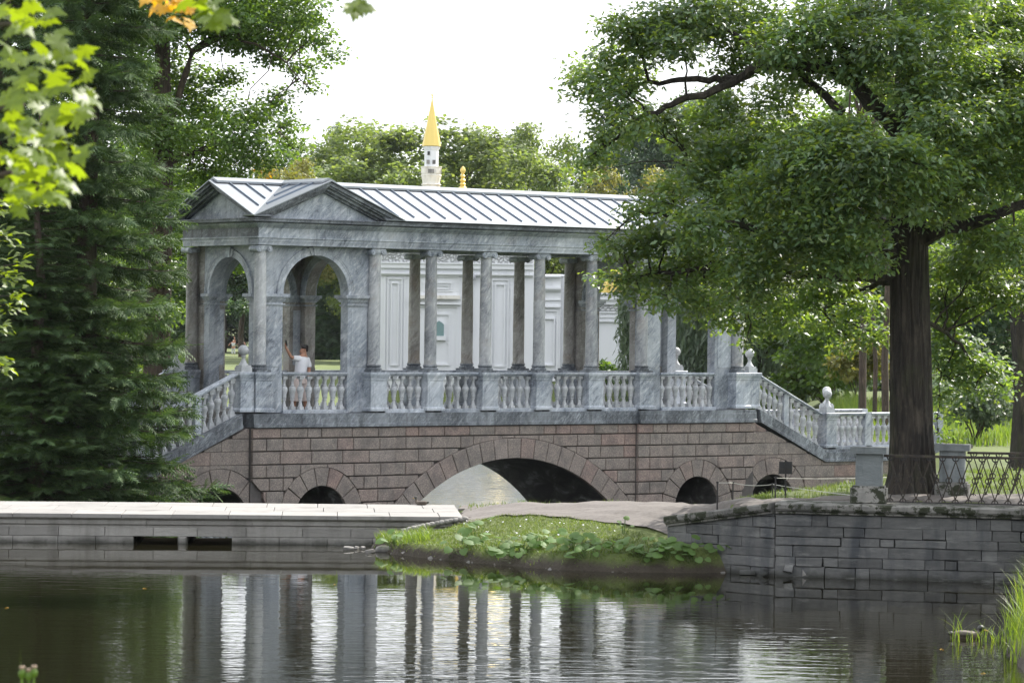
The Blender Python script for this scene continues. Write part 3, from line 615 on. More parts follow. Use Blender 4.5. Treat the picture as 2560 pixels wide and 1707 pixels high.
for xo in (0.0, 11.815):
    cx = xo + 1.6575; hw = 1.6575 + EO; y0, y1 = -EO - .012, WD + EO + .012; zr = ZR + .012
    for sgn in (-1, 1):
        e = cx + sgn * hw; nn = 8
        for k in range(nn):
            a = y0 + (y1 - y0) * k / nn; b = y0 + (y1 - y0) * (k + 1) / nn
            fr = min(1.0, max(abs(a - yc), abs(b - yc)) / (yc + EO) + .03); e1 = cx + sgn * hw * fr; z1_ = zr - fr * (zr - ZE - .012)
            slab([(e1, a, z1_), (e1, b, z1_), (cx, b, zr), (cx, a, zr)], .022, 'roof_panel', M['zinc'], roof)
            if k:
                q_ = e1 - sgn * .2; zq = zr - abs(q_ - cx) / hw * (zr - ZE - .012)
                slab([(q_, a - .014, zq + .02), (q_, a + .014, zq + .02), (cx, a + .014, zr + .02), (cx, a - .014, zr + .02)], .045, 'roof_seam', M['seam'], roof)
    ridge_cap((cx, y0 + .12), (cx, y1 - .12), 'y', hw)
def pediment(P, hw, out):       # P maps (u, w, z): u across, w outwards
    par = BR; rise = ZR - ZE; zb = 7.022
    def prism(pts, w0, w1, name, mat):
        n = len(pts); m = MB(); m.add([P(u, w0, z) for u, z in pts] + [P(u, w1, z) for u, z in pts], [tuple(range(n)), tuple(range(2 * n - 1, n - 1, -1))] + [(i, i + n, (i + 1) % n + n, (i + 1) % n) for i in range(n)])
        return m.build(name, mat, par)
    tz = lambda u, d: ZE + rise * (1 - abs(u) / hw) - d
    prism([(-hw + .3, zb), (hw - .3, zb), (0, ZR - .06)], -.1, .14, 'tympanum', ma)
    for d0, d1, w in ((.001, .085, .47), (.085, .13, .41), (.13, .20, .33), (.20, .25, .25)):
        for sg in (-1, 1):
            u1 = hw * (1 - (d1 + zb - ZE + .02) / rise); u0 = hw * (1 - (d0 + zb - ZE + .0) / rise) 
            pts = [(0, tz(0, d0)), (sg * min(u0, hw), max(zb + .001, tz(min(u0, hw), d0))), (sg * u1, zb + .001), (sg * u1, max(zb + .001, tz(u1, d1))), (0, tz(0, d1))]
            prism(pts[:2] + [pts[3]] + pts[4:], -.05, w, 'raking_cornice', mb_)
for xo in (0.0, 11.815):
    cx = xo + 1.6575
    pediment(lambda u, w, z, cx=cx: (cx + u, -w, z), 1.6575 + EO, 0); pediment(lambda u, w, z, cx=cx: (cx - u, WD + w, z), 1.6575 + EO, 0)
pediment(lambda u, w, z: (-w, yc - u, z), yc + EO, 0); pediment(lambda u, w, z: (XL + w, yc + u, z), yc + EO, 0)

# ------------------------------------------------------------------ low stone dam with its paved top
DA = rad(3.3); DO = Vector((-2.085, 50.39, ZW)); NEAR = .767
DAM = thing('stone_dam', 'low stone dam across the pond with a pale paved top and two square sluices', 'dam', DO, DA); DAM.scale = (NEAR,) * 3
O1 = (-4.98, -4.09); O2 = (-3.88, -2.98)
cb = MB().box(-40, 1.75, .16, 4.2, .16, .50)
for a, b in ((-40, O1[0]), (O1[1], O2[0]), (O2[1], 1.75)): cb.box(a, b, .16, 4.2, -1, .16)
cb.build('dam_core', M['dam_stone'], DAM)
r4 = random.Random(5)
def dblocks(z0, z1, x0, x1, y, ln, name):
    x = x0
    while x < x1 - .02:
        e = min(x1, x + ln * r4.uniform(.85, 1.15)); e = x1 if x1 - e < .3 else e
        MB().prism([(x + .004, z0 + .003), (e - .004, z0 + .003), (e - .004, z1 - .003), (x + .004, z1 - .003)], y + r4.uniform(-.006, .006), y + .22, 'y', .008, .008).build(name, M['dam_stone'], DAM); x = e
for a, b in ((-14, O1[0]), (O2[1], 1.75)): dblocks(-.25, .14, a, b, 0, .9, 'facing_block')
for a, b in ((-40, -14),): MB().box(a, b, 0, .2, -.3, .5).build('facing_block', M['dam_stone'], DAM)
MB().prism([(O1[1] + .02, -.3), (O2[0] - .02, -.3), (O2[0] - .02, .14), (O1[1] + .02, .14)], -.02, .3, 'y', .03, .03).build('sluice_pier', M['dam_stone'], DAM)
dblocks(.14, .325, -14, 1.75, .01, 1.05, 'facing_block')
x = -14.0
while x < 1.7:
    e = min(1.75, x + r4.uniform(1.9, 2.6)); MB().prism([(.03, .325), (.03, .36), (-.01, .39), (-.01, .47), (-.05, .50), (-.05, .52), (.2, .52), (.2, .325)], x + .004, e - .004, 'x').build('cornice_course', M['dam_stone'], DAM); x = e
rows_ = [(-.11, 1.30), (1.30, 2.75), (2.75, 4.25)]
for i, (y0, y1) in enumerate(rows_):
    x = -14.0 - .4 * i
    while x < 1.70:
        e = x + r4.uniform(1.0, 1.25); e = 1.75 if 1.75 - e < .4 else min(e, 1.75)
        MB().prism([(x + .006, y0 + .006), (e - .006, y0 + .006), (e - .006, y1 - .006), (x + .006, y1 - .006)], .601 + r4.uniform(-.002, .003), .522, 'z', .006, -.006).build('paving_slab', M['paving'], DAM); x = e
MB().box(-40, -14.9, -.11, 4.25, .522, .60).build('paving_slab', M['paving'], DAM)
# cobbles beside the paving's end
ico = bpy.data.meshes.new('cobble'); b_ = bmesh.new(); bmesh.ops.create_icosphere(b_, subdivisions=2, radius=1)
for v in b_.verts: v.co *= 1 + random.uniform(-.12, .12)
for f in b_.faces: f.smooth = True
b_.to_mesh(ico); b_.free()
rub = MB().prism([(-.95, -.5), (.3, -.62), (.9, -.35), (.8, .5), (-.2, .62), (-.85, .35)], .55, -.6, 'z', .22, -.16).mesh('rubble')
for k in range(14):
    f = k / 13; p = at(1012 + 150 * f, 1331 - 46 * f ** .8, 50.0)
    obj('cobble', ico, M['rock'], None, 'pale rounded cobble in the row edging the dam\'s grassy end', 'stone', 'cobbles edging the end of the dam', None, (p.x, 50.22 - .18 * (1 - f), ZW + .25 + .19 * f ** .8), (0, 0, k), (.066, .058, .046))
for k, (px, py, sx) in enumerate(((872, 1374, .10), (892, 1372, .07), (962, 1379, .17), (925, 1381, .10), (908, 1372, .06))):
    p = atz(px, py, ZW); sx *= NEAR
    obj('rock', rub if k != 2 else ico, M['rock'], None, ['small pale stone at the foot of the dam by the water', 'smallest of the stones between dam corner and grassy bank', 'largest smooth boulder at the water beside the dam\'s end', 'flat stone just left of the smooth boulder', 'tiny stone against the dam corner'][k], 'rock', None, None, (p.x, p.y, ZW + .025), (.2, .1, k * 1.3), (sx * 1.15, sx, sx * .62))

# ------------------------------------------------------------------ old retaining wall on the right
WALL = thing('retaining_wall', 'dark weathered limestone retaining wall with mossy coping on the right bank', 'wall', (3.718, 44.94, ZW)); WALL.scale = (NEAR,) * 3
WA, WB, WC = Vector((-1.87, 1.73)), Vector((0, 0)), Vector((9.15, -2.07))
def wallrun(A, B, za, zb, seed):
    rr = random.Random(seed); L = (B - A).length; d = (B - A) / L; n = Vector((d.y, -d.x))      # n faces the water
    ang = math.atan2(d.y, d.x)
    sub = obj('wall_core', MB().add([(0, .12, -1), (L, .12, -1), (L, .9, -1), (0, .9, -1), (0, .12, za - .2), (L, .12, zb - .2), (L, .9, zb - .2), (0, .9, za - .2)], [(0, 3, 2, 1), (4, 5, 6, 7), (0, 1, 5, 4), (1, 2, 6, 5), (2, 3, 7, 6), (3, 0, 4, 7)]).mesh('wall_core'), M['mortar'], WALL, loc=(A.x, A.y, 0), rot=(0, 0, ang))
    top = lambda x: za + (zb - za) * x / L - .19
    z = -.28; row = 0
    while z < max(za, zb) - .2:
        h = rr.uniform(.16, .215) if z > -.1 else .26; x = -rr.uniform(0, .4)
        while x < L:
            w = rr.choice([rr.uniform(.22, .5), rr.uniform(.5, .95), rr.uniform(.8, 1.4)]); x0, x1 = max(0, x), min(L, x + w); x += w
            if x1 - x0 < .08: continue
            t0, t1 = min(z + h, top(x0)), min(z + h, top(x1))
            if max(t0, t1) - z < .05: continue
            if rr.random() < .10 and z < .9 and x1 - x0 < .3: continue
            j = lambda: rr.uniform(-.008, .008)
            g = .0025 if rr.random() < .8 else .012
            pts = [(x0 + g + j(), z + g + j()), (x1 - g + j(), z + g + j()), (x1 - g + j(), max(z + .03, t1 - g) + j() * .5), (x0 + g + j(), max(z + .03, t0 - g) + j() * .5)]
            y0 = rr.uniform(-.018, .012) - (.05 if z < -.05 else 0)
            m = MB().prism(pts, y0, .2, 'y', .006, .008).mesh('wall_block')
            obj('wall_block', m, M['lime'], sub)
        z += h; row += 1
    x = 0
    while x < L - .01:
        x1 = min(L, x + rr.uniform(1.0, 1.7)); x1 = L if L - x1 < .5 else x1; a, b = top(x), top(x1)
        m = MB(); prof = [(-.06, 0), (-.06, .035), (-.10, .05), (-.13, .09), (-.14, .16), (-.12, .188), (.0, .195), (.9, .20), (.9, 0)]; N = len(prof)
        m.add([(x + .004, y, a + dz) for y, dz in prof] + [(x1 - .004, y, b + dz) for y, dz in prof], [tuple(range(N)), tuple(range(2 * N - 1, N - 1, -1))] + [(i, i + N, (i + 1) % N + N, (i + 1) % N) for i in range(N)])
        m.build('coping_stone', M['coping'], sub); x = x1
wallrun(WA, WB, .98, 1.35, 21); wallrun(WB + Vector((.02, -.005)), WC, 1.352, 1.352, 22)
for k, (px, py, s_, zz) in enumerate(((1860, 1428, .13, .05), (1905, 1424, .16, .09), (1948, 1418, .22, .13), (1990, 1432, .15, .08), (1905, 1440, .09, .03))):
    p = atz(px, py, ZW); p.y = min(p.y, 45.16 - (p.x - 3.3) * .25); s_ *= NEAR; zz = ZW + zz * NEAR
    obj('rock', rub, M['lime'] if k != 3 else M['rock'], None, ['fallen rubble stone at the wall foot nearest the grassy bank', 'squat fallen stone second along the foot of the old wall', 'broad slab of rubble leaning under the wall crack', 'pointed pale stone standing at the foot of the wall', 'small half sunk stone in front of the wall rubble'][k], 'rock', None, None, (p.x, p.y, zz), (.15 * (k % 3) - .1, .12 * k, k * .7), (s_ * 1.2, s_ * .8, s_ * (1.1 if k == 3 else .6)))

# ------------------------------------------------------------------ little bridge posts and lattice railings
def stone_post(x, y, zb, label, rz):
    r = thing('stone_post', label, 'post', (x, y, zb), rz, 'stone posts of the small bridge'); r.scale = (NEAR,) * 3
    MB().prism([(-.30, -.22), (.30, -.22), (.33, -.15), (.33, .2), (-.33, .2), (-.33, -.15)], 0, .27, 'z').box(-.29, .29, -.19, .19, .27, .31).build('post_base', M['coping'], r)
    MB().prism([(-.21, -.17), (.21, -.17), (.24, -.13), (.24, .17), (-.24, .17), (-.24, -.13)], .31, .90, 'z').build('post_shaft', M['post'], r)
    MB().box(-.33, .33, -.24, .24, .90, 1.02).build('post_cap', M['post'], r); return r
pA = atz(2172, 1252, 2.12); pB = atz(2380, 1241, 2.12)
stone_post(pA.x, pA.y, 2.10, 'square grey marble post with flat cap where the near railing begins', -.2)
stone_post(pB.x, pB.y, 2.10, 'square grey marble post behind the near railing, right of the oak trunk', -.2)
RING = MB()
def ringmesh(R, r, a0, a1, n):
    m = MB(); pts = [(R * math.cos(a), 0, R * math.sin(a)) for a in np.linspace(a0, a1, n)]; m.tube(pts, [r] * n, 5); return m
R_FULL = ringmesh(.054, .011, 0, 2 * math.pi, 17).mesh('ring'); R_TOP = ringmesh(.055, .013, math.pi, 2 * math.pi, 10).box(-.008, .008, -.01, .01, -.05, .0).mesh('half_ring'); R_BOT = ringmesh(.055, .012, 0, math.pi, 10).box(-.008, .008, -.01, .01, .0, .05).mesh('half_ring')
def railing(x0, y0, ang, n, zb, label):
    per = .238; r = thing('lattice_railing', label, 'railing', (x0, y0, zb), ang, 'lattice railings of the small bridge'); r.scale = (NEAR,) * 3; L = n * per; hgt = .83
    MB().box(0, L, -.03, .03, hgt, hgt + .045).build('top_rail', M['rust'], r); MB().box(0, L, -.012, .012, .0, .022).build('bottom_rail', M['iron'], r)
    za, zb_ = .075, hgt - .055; ln = math.hypot(per, zb_ - za); an = math.atan2(zb_ - za, per)
    BARM = MB().box(0, ln, -.010, .010, -.010, .010).mesh('bar')
    for k in range(n):
        xk = (k + .5) * per
        obj('half_ring', R_TOP, M['iron'], r, loc=(xk, 0, hgt)); obj('half_ring', R_BOT, M['rust'], r, loc=(xk, 0, .022))
        if k < n - 1:
            obj('bar', BARM, M['rust'], r, loc=(xk, .004, za), rot=(0, -an, 0)); obj('bar', BARM, M['rust'], r, loc=(xk + per, -.004, za), rot=(0, -(math.pi - an), 0))
            obj('ring', R_FULL, M['rust'], r, loc=(xk + per / 2, -.014, (za + zb_) / 2))
    return r
railing(pA.x + .20, pA.y - .04, -.21, 26, 2.108, 'nearer rusty iron railing with crossed bars and rings along the wall top')
railing(pB.x + .21, pB.y - .04, -.17, 20, 2.108, 'farther rusty iron railing with crossed bars starting at the rear stone post')
# ------------------------------------------------------------------ rope barrier, boards
def rope_post(px, pyt, pyb, Y, label):
    b_ = at(px, pyb, Y); t_ = at(px, pyt, Y); r = thing('barrier_post', label, 'post', (b_.x, b_.y, b_.z - .15), 0, 'rope barrier posts')
    h = t_.z - b_.z + .15
    MB().lathe([(.012, 0), (.011, h - .03), (.018, h - .028), (.018, h)], seg=8).build('shaft', M['iron'], r); return Vector((b_.x, b_.y, t_.z - .02))
RP = [rope_post(1793, 1203, 1257, 47.0, 'leftmost thin black barrier post by the round arch'), rope_post(1832, 1203, 1247, 48.6, 'thin black barrier post second from the left, set farther back'),
      rope_post(1931, 1207, 1250, 48.3, 'shorter of two barrier posts standing before the last arch'), rope_post(1938, 1191, 1249, 47.2, 'taller black barrier post before the last arch')]
def rope(a, b, sag, label):
    pts = [a.lerp(b, f) - Vector((0, 0, sag * 4 * f * (1 - f))) for f in np.linspace(0, 1, 10)]
    MB().tube(pts, [.005] * 10, 5).build('rope', M['rope'], None, label=label, cat='rope')
rope(RP[0], RP[1], .0, 'short taut rope between the two leftmost barrier posts'); rope(RP[1], RP[2], .03, 'sagging rope from the second barrier post to the shorter pair post')
rope(RP[2], Vector((pA.x - .1, pA.y + .6, RP[2].z - .02)), .01, 'long pale rope running right towards the front stone post'); rope(RP[3], at(2400, 1178, 50.6), .05, 'thin higher rope leading off behind the stone posts')
sgn_ = at(1963, 1237, 47.8); s2_ = at(1963, 1153, 47.8); NB = thing('notice_board', 'black notice board seen from behind on a thin post at the water edge', 'sign', (sgn_.x, sgn_.y, sgn_.z - .1))
MB().box(-.012, .012, -.03, -.015, 0, s2_.z - sgn_.z + .12).build('post', M['iron'], NB); c0 = at(1963, 1169, 47.8).z - sgn_.z + .1
bd = MB().box(-.097, .097, -.012, .012, c0 - .092, c0 + .092).build('board', M['black'], NB); MB().box(-.085, .085, -.018, -.013, c0 - .02, c0 - .010).build('brace', M['rust'], bd)
sc_ = at(2312, 1041, 60.0); zg = gz(sc_.x, 60.0); CS = thing('camera_sign', 'pale sign with a surveillance camera symbol half hidden by the oak trunk', 'sign', (sc_.x, 60.0, zg))
MB().box(-.012, .012, .012, .03, 0, sc_.z - zg + .08).build('post', M['iron'], CS); h_ = sc_.z - zg
bd = MB().box(-.16, .16, -.008, .008, h_ - .105, h_ + .105).build('board', M['sign'], CS)
cs_, sn_ = math.cos(.45), math.sin(.45)
MB().prism([(.02 + u * cs_ - w * sn_ , h_ + .045 + u * sn_ + w * cs_) for u, w in ((-.075, -.028), (.07, -.028), (.085, 0), (.07, .028), (-.075, .02))], -.0125, -.0085, 'y').build('camera_symbol', M['black'], bd)
MB().box(.045, .115, -.0125, -.0085, h_ - .03, h_ - .022).box(.045, .055, -.0125, -.0085, h_ - .022, h_ + .03).box(-.15, .14, -.0125, -.0085, h_ - .085, h_ - .08).build('bracket_symbol', M['black'], bd)

# ------------------------------------------------------------------ Turkish bath pavilion across the lake
BY = 200.0
def bx(px, py=600, Y=BY): return at(px, py, Y).x
def bz(py, px=1150, Y=BY): return at(px, py, Y).z
BATH = thing('bath_pavilion', 'white bath pavilion with panelled walls, small arched window and golden fluted dome', 'building', (0, BY, 0))
st = M['stucco']
def wbox(px0, px1, py0, py1, d0, d1, name='wall', mat=st, par=None): return MB().box(bx(px0), bx(px1), d0, d1, bz(py1), bz(py0)).build(name, mat, par or BATH)
def zb(py): return bz(py)
def frame(px0, px1, py0, py1, w, d, name, par, y0=0.0):
    x0, x1, z1, z0 = bx(px0), bx(px1), bz(py0), bz(py1)
    m = MB(); m.box(x0, x1, y0 - d, y0 + .02, z1 - w, z1).box(x0, x1, y0 - d, y0 + .02, z0, z0 + w).box(x0, x0 + w, y0 - d, y0 + .02, z0 + w, z1 - w).box(x1 - w, x1, y0 - d, y0 + .02, z0 + w, z1 - w); return m.build(name, st, par)
main = MB().box(bx(950), bx(1336), 0, 12, .0, bz(596)).build('main_block', st, BATH)
wbox(956, 1332, 628, 657, -.22, .0, 'frieze', M['ornament'], main)
for p0, p1, e in ((600, 627, .45), (657, 661, .34), (661, 672, .26), (672, 674, .16), (684, 687, .30), (687, 690, .2)): wbox(954, 1334, p0, p1, -e, .0, 'cornice', st, main)
for a, b in ((962, 1016), (1222, 1282)):
    frame(a, b, 688, 950, .10, .09, 'panel_frame', main); frame(a + 8, b - 8, 697, 930, .08, .12, 'panel_frame', main); frame(a + 17, b - 17, 708, 916, .08, .12, 'panel_frame', main)
frame(1040, 1150, 690, 742, .10, .09, 'panel_frame', main); frame(1060, 1132, 706, 729, .08, .10, 'panel_frame', main); frame(1068, 1124, 713, 724, .06, .10, 'panel_frame', main)
wbox(1036, 1152, 739, 748, -.4, 0, 'ledge', M['aged'], main); wbox(1034, 1154, 757, 762, -.32, 0, 'ledge', st, main)
frame(1040, 1148, 764, 950, .12, .09, 'panel_frame', main); frame(1072, 1128, 784, 914, .10, .10, 'panel_frame', main)
ogee = lambda x0, x1, z0, zs, zt: [(x0, z0), (x1, z0), (x1, zs), (x0 + (x1 - x0) * .84, zs + (zt - zs) * .45), (x0 + (x1 - x0) * .62, zs + (zt - zs) * .8), ((x0 + x1) / 2, zt), (x0 + (x1 - x0) * .38, zs + (zt - zs) * .8), (x0 + (x1 - x0) * .16, zs + (zt - zs) * .45), (x0, zs)]
wn_ = MB().prism(ogee(bx(1084), bx(1115), zb(849), zb(810), zb(799)), -.10, .0, 'y').build('window', st, main)
MB().prism(ogee(bx(1087.5), bx(1112.5), zb(840), zb(812), zb(802.5)), -.13, -.10, 'y').build('pane', M['glass'], wn_); wbox(1081, 1117, 841, 851, -.26, 0, 'sill', st, wn_)
wbox(1176, 1183, 695, 950, -.25, 0, 'pipe', st, main); cm = at(1181, 692, BY); MB().lathe([(.0, -.28), (.16, -.2), (.22, -.05), (.2, .1), (.1, .2), (.02, .22)], 0, 0, 12).build('dome_camera', M['sign'], main).location = (cm.x, -.4, cm.z)
lw = MB().box(bx(884), bx(949), .6, 10, 0, bz(684)).build('side_wing', st, BATH); wbox(884, 949, 682, 686, .3, .6, 'cornice', st, lw); wbox(884, 948, 712, 716, .4, .6, 'cornice', st, lw); wbox(884, 948, 745, 748, .45, .6, 'cornice', st, lw); wbox(884, 948, 768, 771, .45, .6, 'cornice', st, lw)
for a in (944, 951): wbox(a, a + 5, 690, 950, .3, .6, 'pilaster', st, lw)
rw = MB().box(bx(1337), bx(1404), .5, 11, 0, bz(687)).build('side_wing', st, BATH)
for p0, p1, e in ((686, 690, .42), (716, 720, .35), (720, 724, .25), (745, 748, .14), (762, 766, .25)): wbox(1337, 1403, p0, p1, .5 - e, .5, 'cornice', st, rw)
frame(1339, 1398, 772, 950, .1, .12, 'panel_frame', rw, .5); frame(1347, 1390, 792, 912, .08, .16, 'panel_frame', rw, .5)
ap = MB().lathe([(2.0, 0), (2.0, zb(688)), (2.12, zb(687)), (2.12, zb(682))], bx(1440), 3.0, 24).build('round_apse', st, BATH)
rh = MB().box(bx(1450), bx(1860), .8, 12, 0, bz(757)).build('dome_hall', st, BATH)
for p0, p1, e in ((738, 745, .35), (745, 757, .2), (774, 778, .14)): wbox(1450, 1860, p0, p1, .8 - e, .8, 'cornice', st, rh)
wbox(1452, 1858, 759, 772, .68, .8, 'frieze', M['ornament'], rh)
for a in (1478, 1600, 1720): frame(a, a + 92, 785, 950, .12, .12, 'panel_frame', rh, .8); frame(a + 12, a + 80, 797, 950, .08, .18, 'panel_frame', rh, .8)
dc = bx(1560); dm = MB(); nd = 64; zd = bz(728); R0 = 2.7; prof = [(R0 * math.cos(a), zd + 2.5 * math.sin(a)) for a in np.linspace(0, 1.5, 9)]
vs = []
for r_, z_ in prof:
    for k in range(nd): a = 2 * math.pi * k / nd; q_ = r_ * (1 + (.035 if k % 2 else -.035)); vs.append((dc + q_ * math.cos(a), 3.6 + q_ * math.sin(a), z_))
dm.add(vs, [(i * nd + k, i * nd + (k + 1) % nd, (i + 1) * nd + (k + 1) % nd, (i + 1) * nd + k) for i in range(8) for k in range(nd)], False); dm.build('dome', M['gold'], BATH)
MB().lathe([(2.75, bz(745)), (2.75, bz(732)), (2.85, bz(731)), (2.85, bz(727))], dc, 3.6, 32).build('drum', M['ornament'], BATH)
DY = 206.0; cd = at(1156.6, 478, DY)
MB().lathe([(4.3, 9.6), (4.1, 10.6), (3.3, 11.8), (2.0, 12.6), (.5, 13.0)], cd.x, 6, 28).build('main_dome', M['gold'], BATH)
zf = lambda py: at(1156.6, py, DY).z
fp = [(.16, zf(486)), (.2, zf(480)), (.30, zf(474)), (.26, zf(469)), (.14, zf(465)), (.2, zf(461)), (.12, zf(457)), (.20, zf(451)), (.1, zf(446)), (.17, zf(441)), (.08, zf(436)), (.18, zf(428)), (.16, zf(423)), (.04, zf(416))]
MB().lathe(fp, cd.x, 6, 12).build('dome_finial', M['gold'], BATH)
# minaret
mt_ = at(1079, 366, DY); MIN = thing('minaret', 'slender pale minaret with a golden conical spire behind the bridge roof', 'tower', (mt_.x, DY, 0))
mz = lambda py: at(1079, py, DY).z; px_ = DY / FPX
MB().lathe([(24 * px_, 0), (22.5 * px_, mz(500)), (22.5 * px_, mz(464))], seg=12, smooth=False).build('shaft', M['aged'], MIN)
for k in range(12):
    a = 2 * math.pi * (k + .5) / 12; MB().box(-.11, .11, -.02, .02, mz(478) - .2, mz(468)).build('pointed_panel', M['aged'], MIN).matrix_local = Matrix.Translation((22.2 * px_ * math.cos(a), 22.2 * px_ * math.sin(a), 0)) @ Matrix.Rotation(a + math.pi / 2, 4, 'Z')
MB().lathe([(22.5 * px_, mz(464)), (25 * px_, mz(463)), (25 * px_, mz(461)), (22 * px_, mz(460)), (22 * px_, mz(455)), (25 * px_, mz(441)), (26 * px_, mz(440)), (26 * px_, mz(438)), (24.5 * px_, mz(437)), (25.5 * px_, mz(420)), (27 * px_, mz(419)), (27 * px_, mz(417))], seg=12, smooth=False).build('balcony', M['aged'], MIN)
us = MB().lathe([(17.5 * px_, mz(417)), (18 * px_, mz(377)), (20.5 * px_, mz(372)), (21.5 * px_, mz(367))], seg=8, smooth=False).build('upper_shaft', M['stucco'], MIN)
MB().box(-.13, .02, -18.3 * px_, -17 * px_, mz(389), mz(380)).build('slit', M['black'], us).location = (-.12, 0, 0)
for dx in (-.2, .18): MB().box(dx - .1, dx + .1, -18.0 * px_, -17.0 * px_, mz(411), mz(401)).build('worn_plaster', M['rock'], us)
for k in range(8):
    a = 2 * math.pi * k / 8; MB().box(.2, -.2, -.03, .03, mz(434), mz(424)).build('balcony_panel', M['rock'] if k % 3 == 0 else M['aged'], MIN).matrix_local = Matrix.Translation((24.6 * px_ * math.cos(a), 24.6 * px_ * math.sin(a), 0)) @ Matrix.Rotation(a + math.pi / 2, 4, 'Z')
MB().lathe([(24 * px_, mz(366)), (23.5 * px_, mz(363)), (12 * px_, mz(306)), (1.5 * px_, mz(250))], seg=10, smooth=False).build('spire', M['gold'], MIN)
fn = MB().lathe([(1.3 * px_, mz(251)), (2.4 * px_, mz(249)), (1.0 * px_, mz(247)), (2.6 * px_, mz(244)), (1 * px_, mz(241)), (3.4 * px_, mz(238)), (1 * px_, mz(235)), (.8 * px_, mz(231))], seg=8).build('finial', M['gold'], MIN)
ringmesh(3.2 * px_ , .7 * px_, -1.2, math.pi + 1.2, 14).build('crescent', M['gold'], MIN).location = (0, 0, mz(228))

# ------------------------------------------------------------------ vegetation generators
T_BROAD = [(0, 0, 0), (.28, .30, .05), (.66, .27, .03), (1, 0, -.06), (.66, -.27, .03), (.28, -.30, .05)]
T_OAK = [(0, 0, 0), (.30, .10, .02), (.48, .26, .05), (.66, .14, .02), (1.0, .03, -.08), (.72, -.20, .02), (.52, -.13, .03), (.34, -.24, .04)]
T_MAPLE = [(0, 0, 0), (-.08, .22, .02), (.02, .42, 0), (.16, .28, .04), (.30, .58, -.05), (.42, .32, .03), (.60, .38, -.02), (.62, .2, .03), (1.0, 0, -.12), (.62, -.2, .03), (.60, -.38, -.02), (.42, -.32, .03), (.30, -.58, -.05), (.16, -.28, .04), (.02, -.42, 0), (-.08, -.22, .02)]
T_BLADE = [(0, -.5, 0), (0, .5, 0), (1, 0, .0)]
def frames(nrm, dirv):
    n = nrm / np.linalg.norm(nrm, axis=1, keepdims=True); d = dirv - n * np.sum(dirv * n, 1, keepdims=True); d /= np.linalg.norm(d, axis=1, keepdims=True) + 1e-9
    return np.stack([d, np.cross(n, d), n], -1)
def scatter(name, tpl, pos, R, sc):
    T = np.array(tpl, float); k = len(T); n = len(pos)
    V = np.einsum('nij,kj->nki', R, T) * sc[:, None, None] + pos[:, None, :]
    return np_mesh(name, V.reshape(-1, 3), np.arange(n * k), np.full(n, k))
def rand_dir(n): v = RNG.normal(size=(n, 3)); return v / np.linalg.norm(v, axis=1, keepdims=True)
def crown_points(blobs, sprays, leaves, spread, flat=.55, shell=.45):
    # blobs: (cx, cy, cz, rx, ry, rz); sprays per unit volume weight; returns leaf positions and outward vectors
    P = []; O = []
    w = np.array([(b[3] * b[4] * b[5]) ** (2 / 3) for b in blobs]); cnt = np.maximum(3, (sprays * w / w.sum()).astype(int))
    for b, c in zip(blobs, cnt):
        d = rand_dir(c); r = RNG.random(c) ** shell; ctr = np.array(b[:3]) + d * np.array(b[3:6]) * r[:, None]
        lp = np.repeat(ctr, leaves, 0) + RNG.normal(size=(c * leaves, 3)) * spread * np.array([1, 1, flat]); P.append(lp); O.append(np.repeat(d, leaves, 0))
    return np.concatenate(P), np.concatenate(O)
def leaf_mesh(name, blobs, sprays, leaves, spread, size, tpl, up=.7, droop=.25, flat=.55, shell=.45):
    P, O = crown_points(blobs, sprays, leaves, spread, flat, shell); n = len(P)
    nr = rand_dir(n) * .75 + np.array([0, 0, up]) + O * .25; dv = rand_dir(n) + O * .5 + np.array([0, 0, -droop])
    return scatter(name, tpl, P, frames(nr, dv), size * RNG.uniform(.65, 1.25, n))
def limb(mbd, p0, p1, r0, r1, seg=6, wig=.12, n=6, sag=0.0):
    p0, p1 = Vector(p0), Vector(p1); L = (p1 - p0).length; pts = []
    for i in range(n):
        f = i / (n - 1); p = p0.lerp(p1, f) + Vector((random.uniform(-1, 1), random.uniform(-1, 1), random.uniform(-1, 1))) * wig * L * .25 * (0 < i < n - 1) + Vector((0, 0, sag * L * 4 * f * (1 - f))); pts.append(p)
    mbd.tube(pts, [r0 + (r1 - r0) * i / (n - 1) for i in range(n)], seg); return pts
def tree(name, label, base, H, R, mat, trunk_r=.25, nb=16, sprays=900, leaves=10, size=.28, spread=.35, cz=.62, tpl=T_BROAD, bark='bark2', group=None, seed=0, rz=1.0, blobs=None, up=.7, droop=.25, cat='tree', small=False):
    global RNG
    RNG = np.random.default_rng(100 + seed); random.seed(seed)
    t = thing(name, label, cat, base, 0, group)
    if blobs is None:
        blobs = []
        for k in range(nb):
            d = rand_dir(1)[0]; q_ = RNG.random() ** .4 * (.72 if not small else .92); rr = R * (RNG.uniform(.30, .48) if not small else RNG.uniform(.13, .25))
            blobs.append((d[0] * R * q_, d[1] * R * q_, H * cz + d[2] * H * (1 - cz) * rz * q_, rr, rr, rr * .75))
    m = MB(); top = (random.uniform(-.3, .3), 0, H * .72)
    tp = limb(m, (0, 0, -.3), top, trunk_r, trunk_r * .35, 8, .06, 7)
    for b in blobs[:14]: limb(m, tp[random.randint(2, 5)], b[:3], trunk_r * .3, .02, 5, .2, 5)
    m.build('trunk', M[bark], t)
    obj('crown', leaf_mesh('crown', blobs, sprays, leaves, spread, size, tpl, up, droop), mat, t); return t
TPL_COMB = []
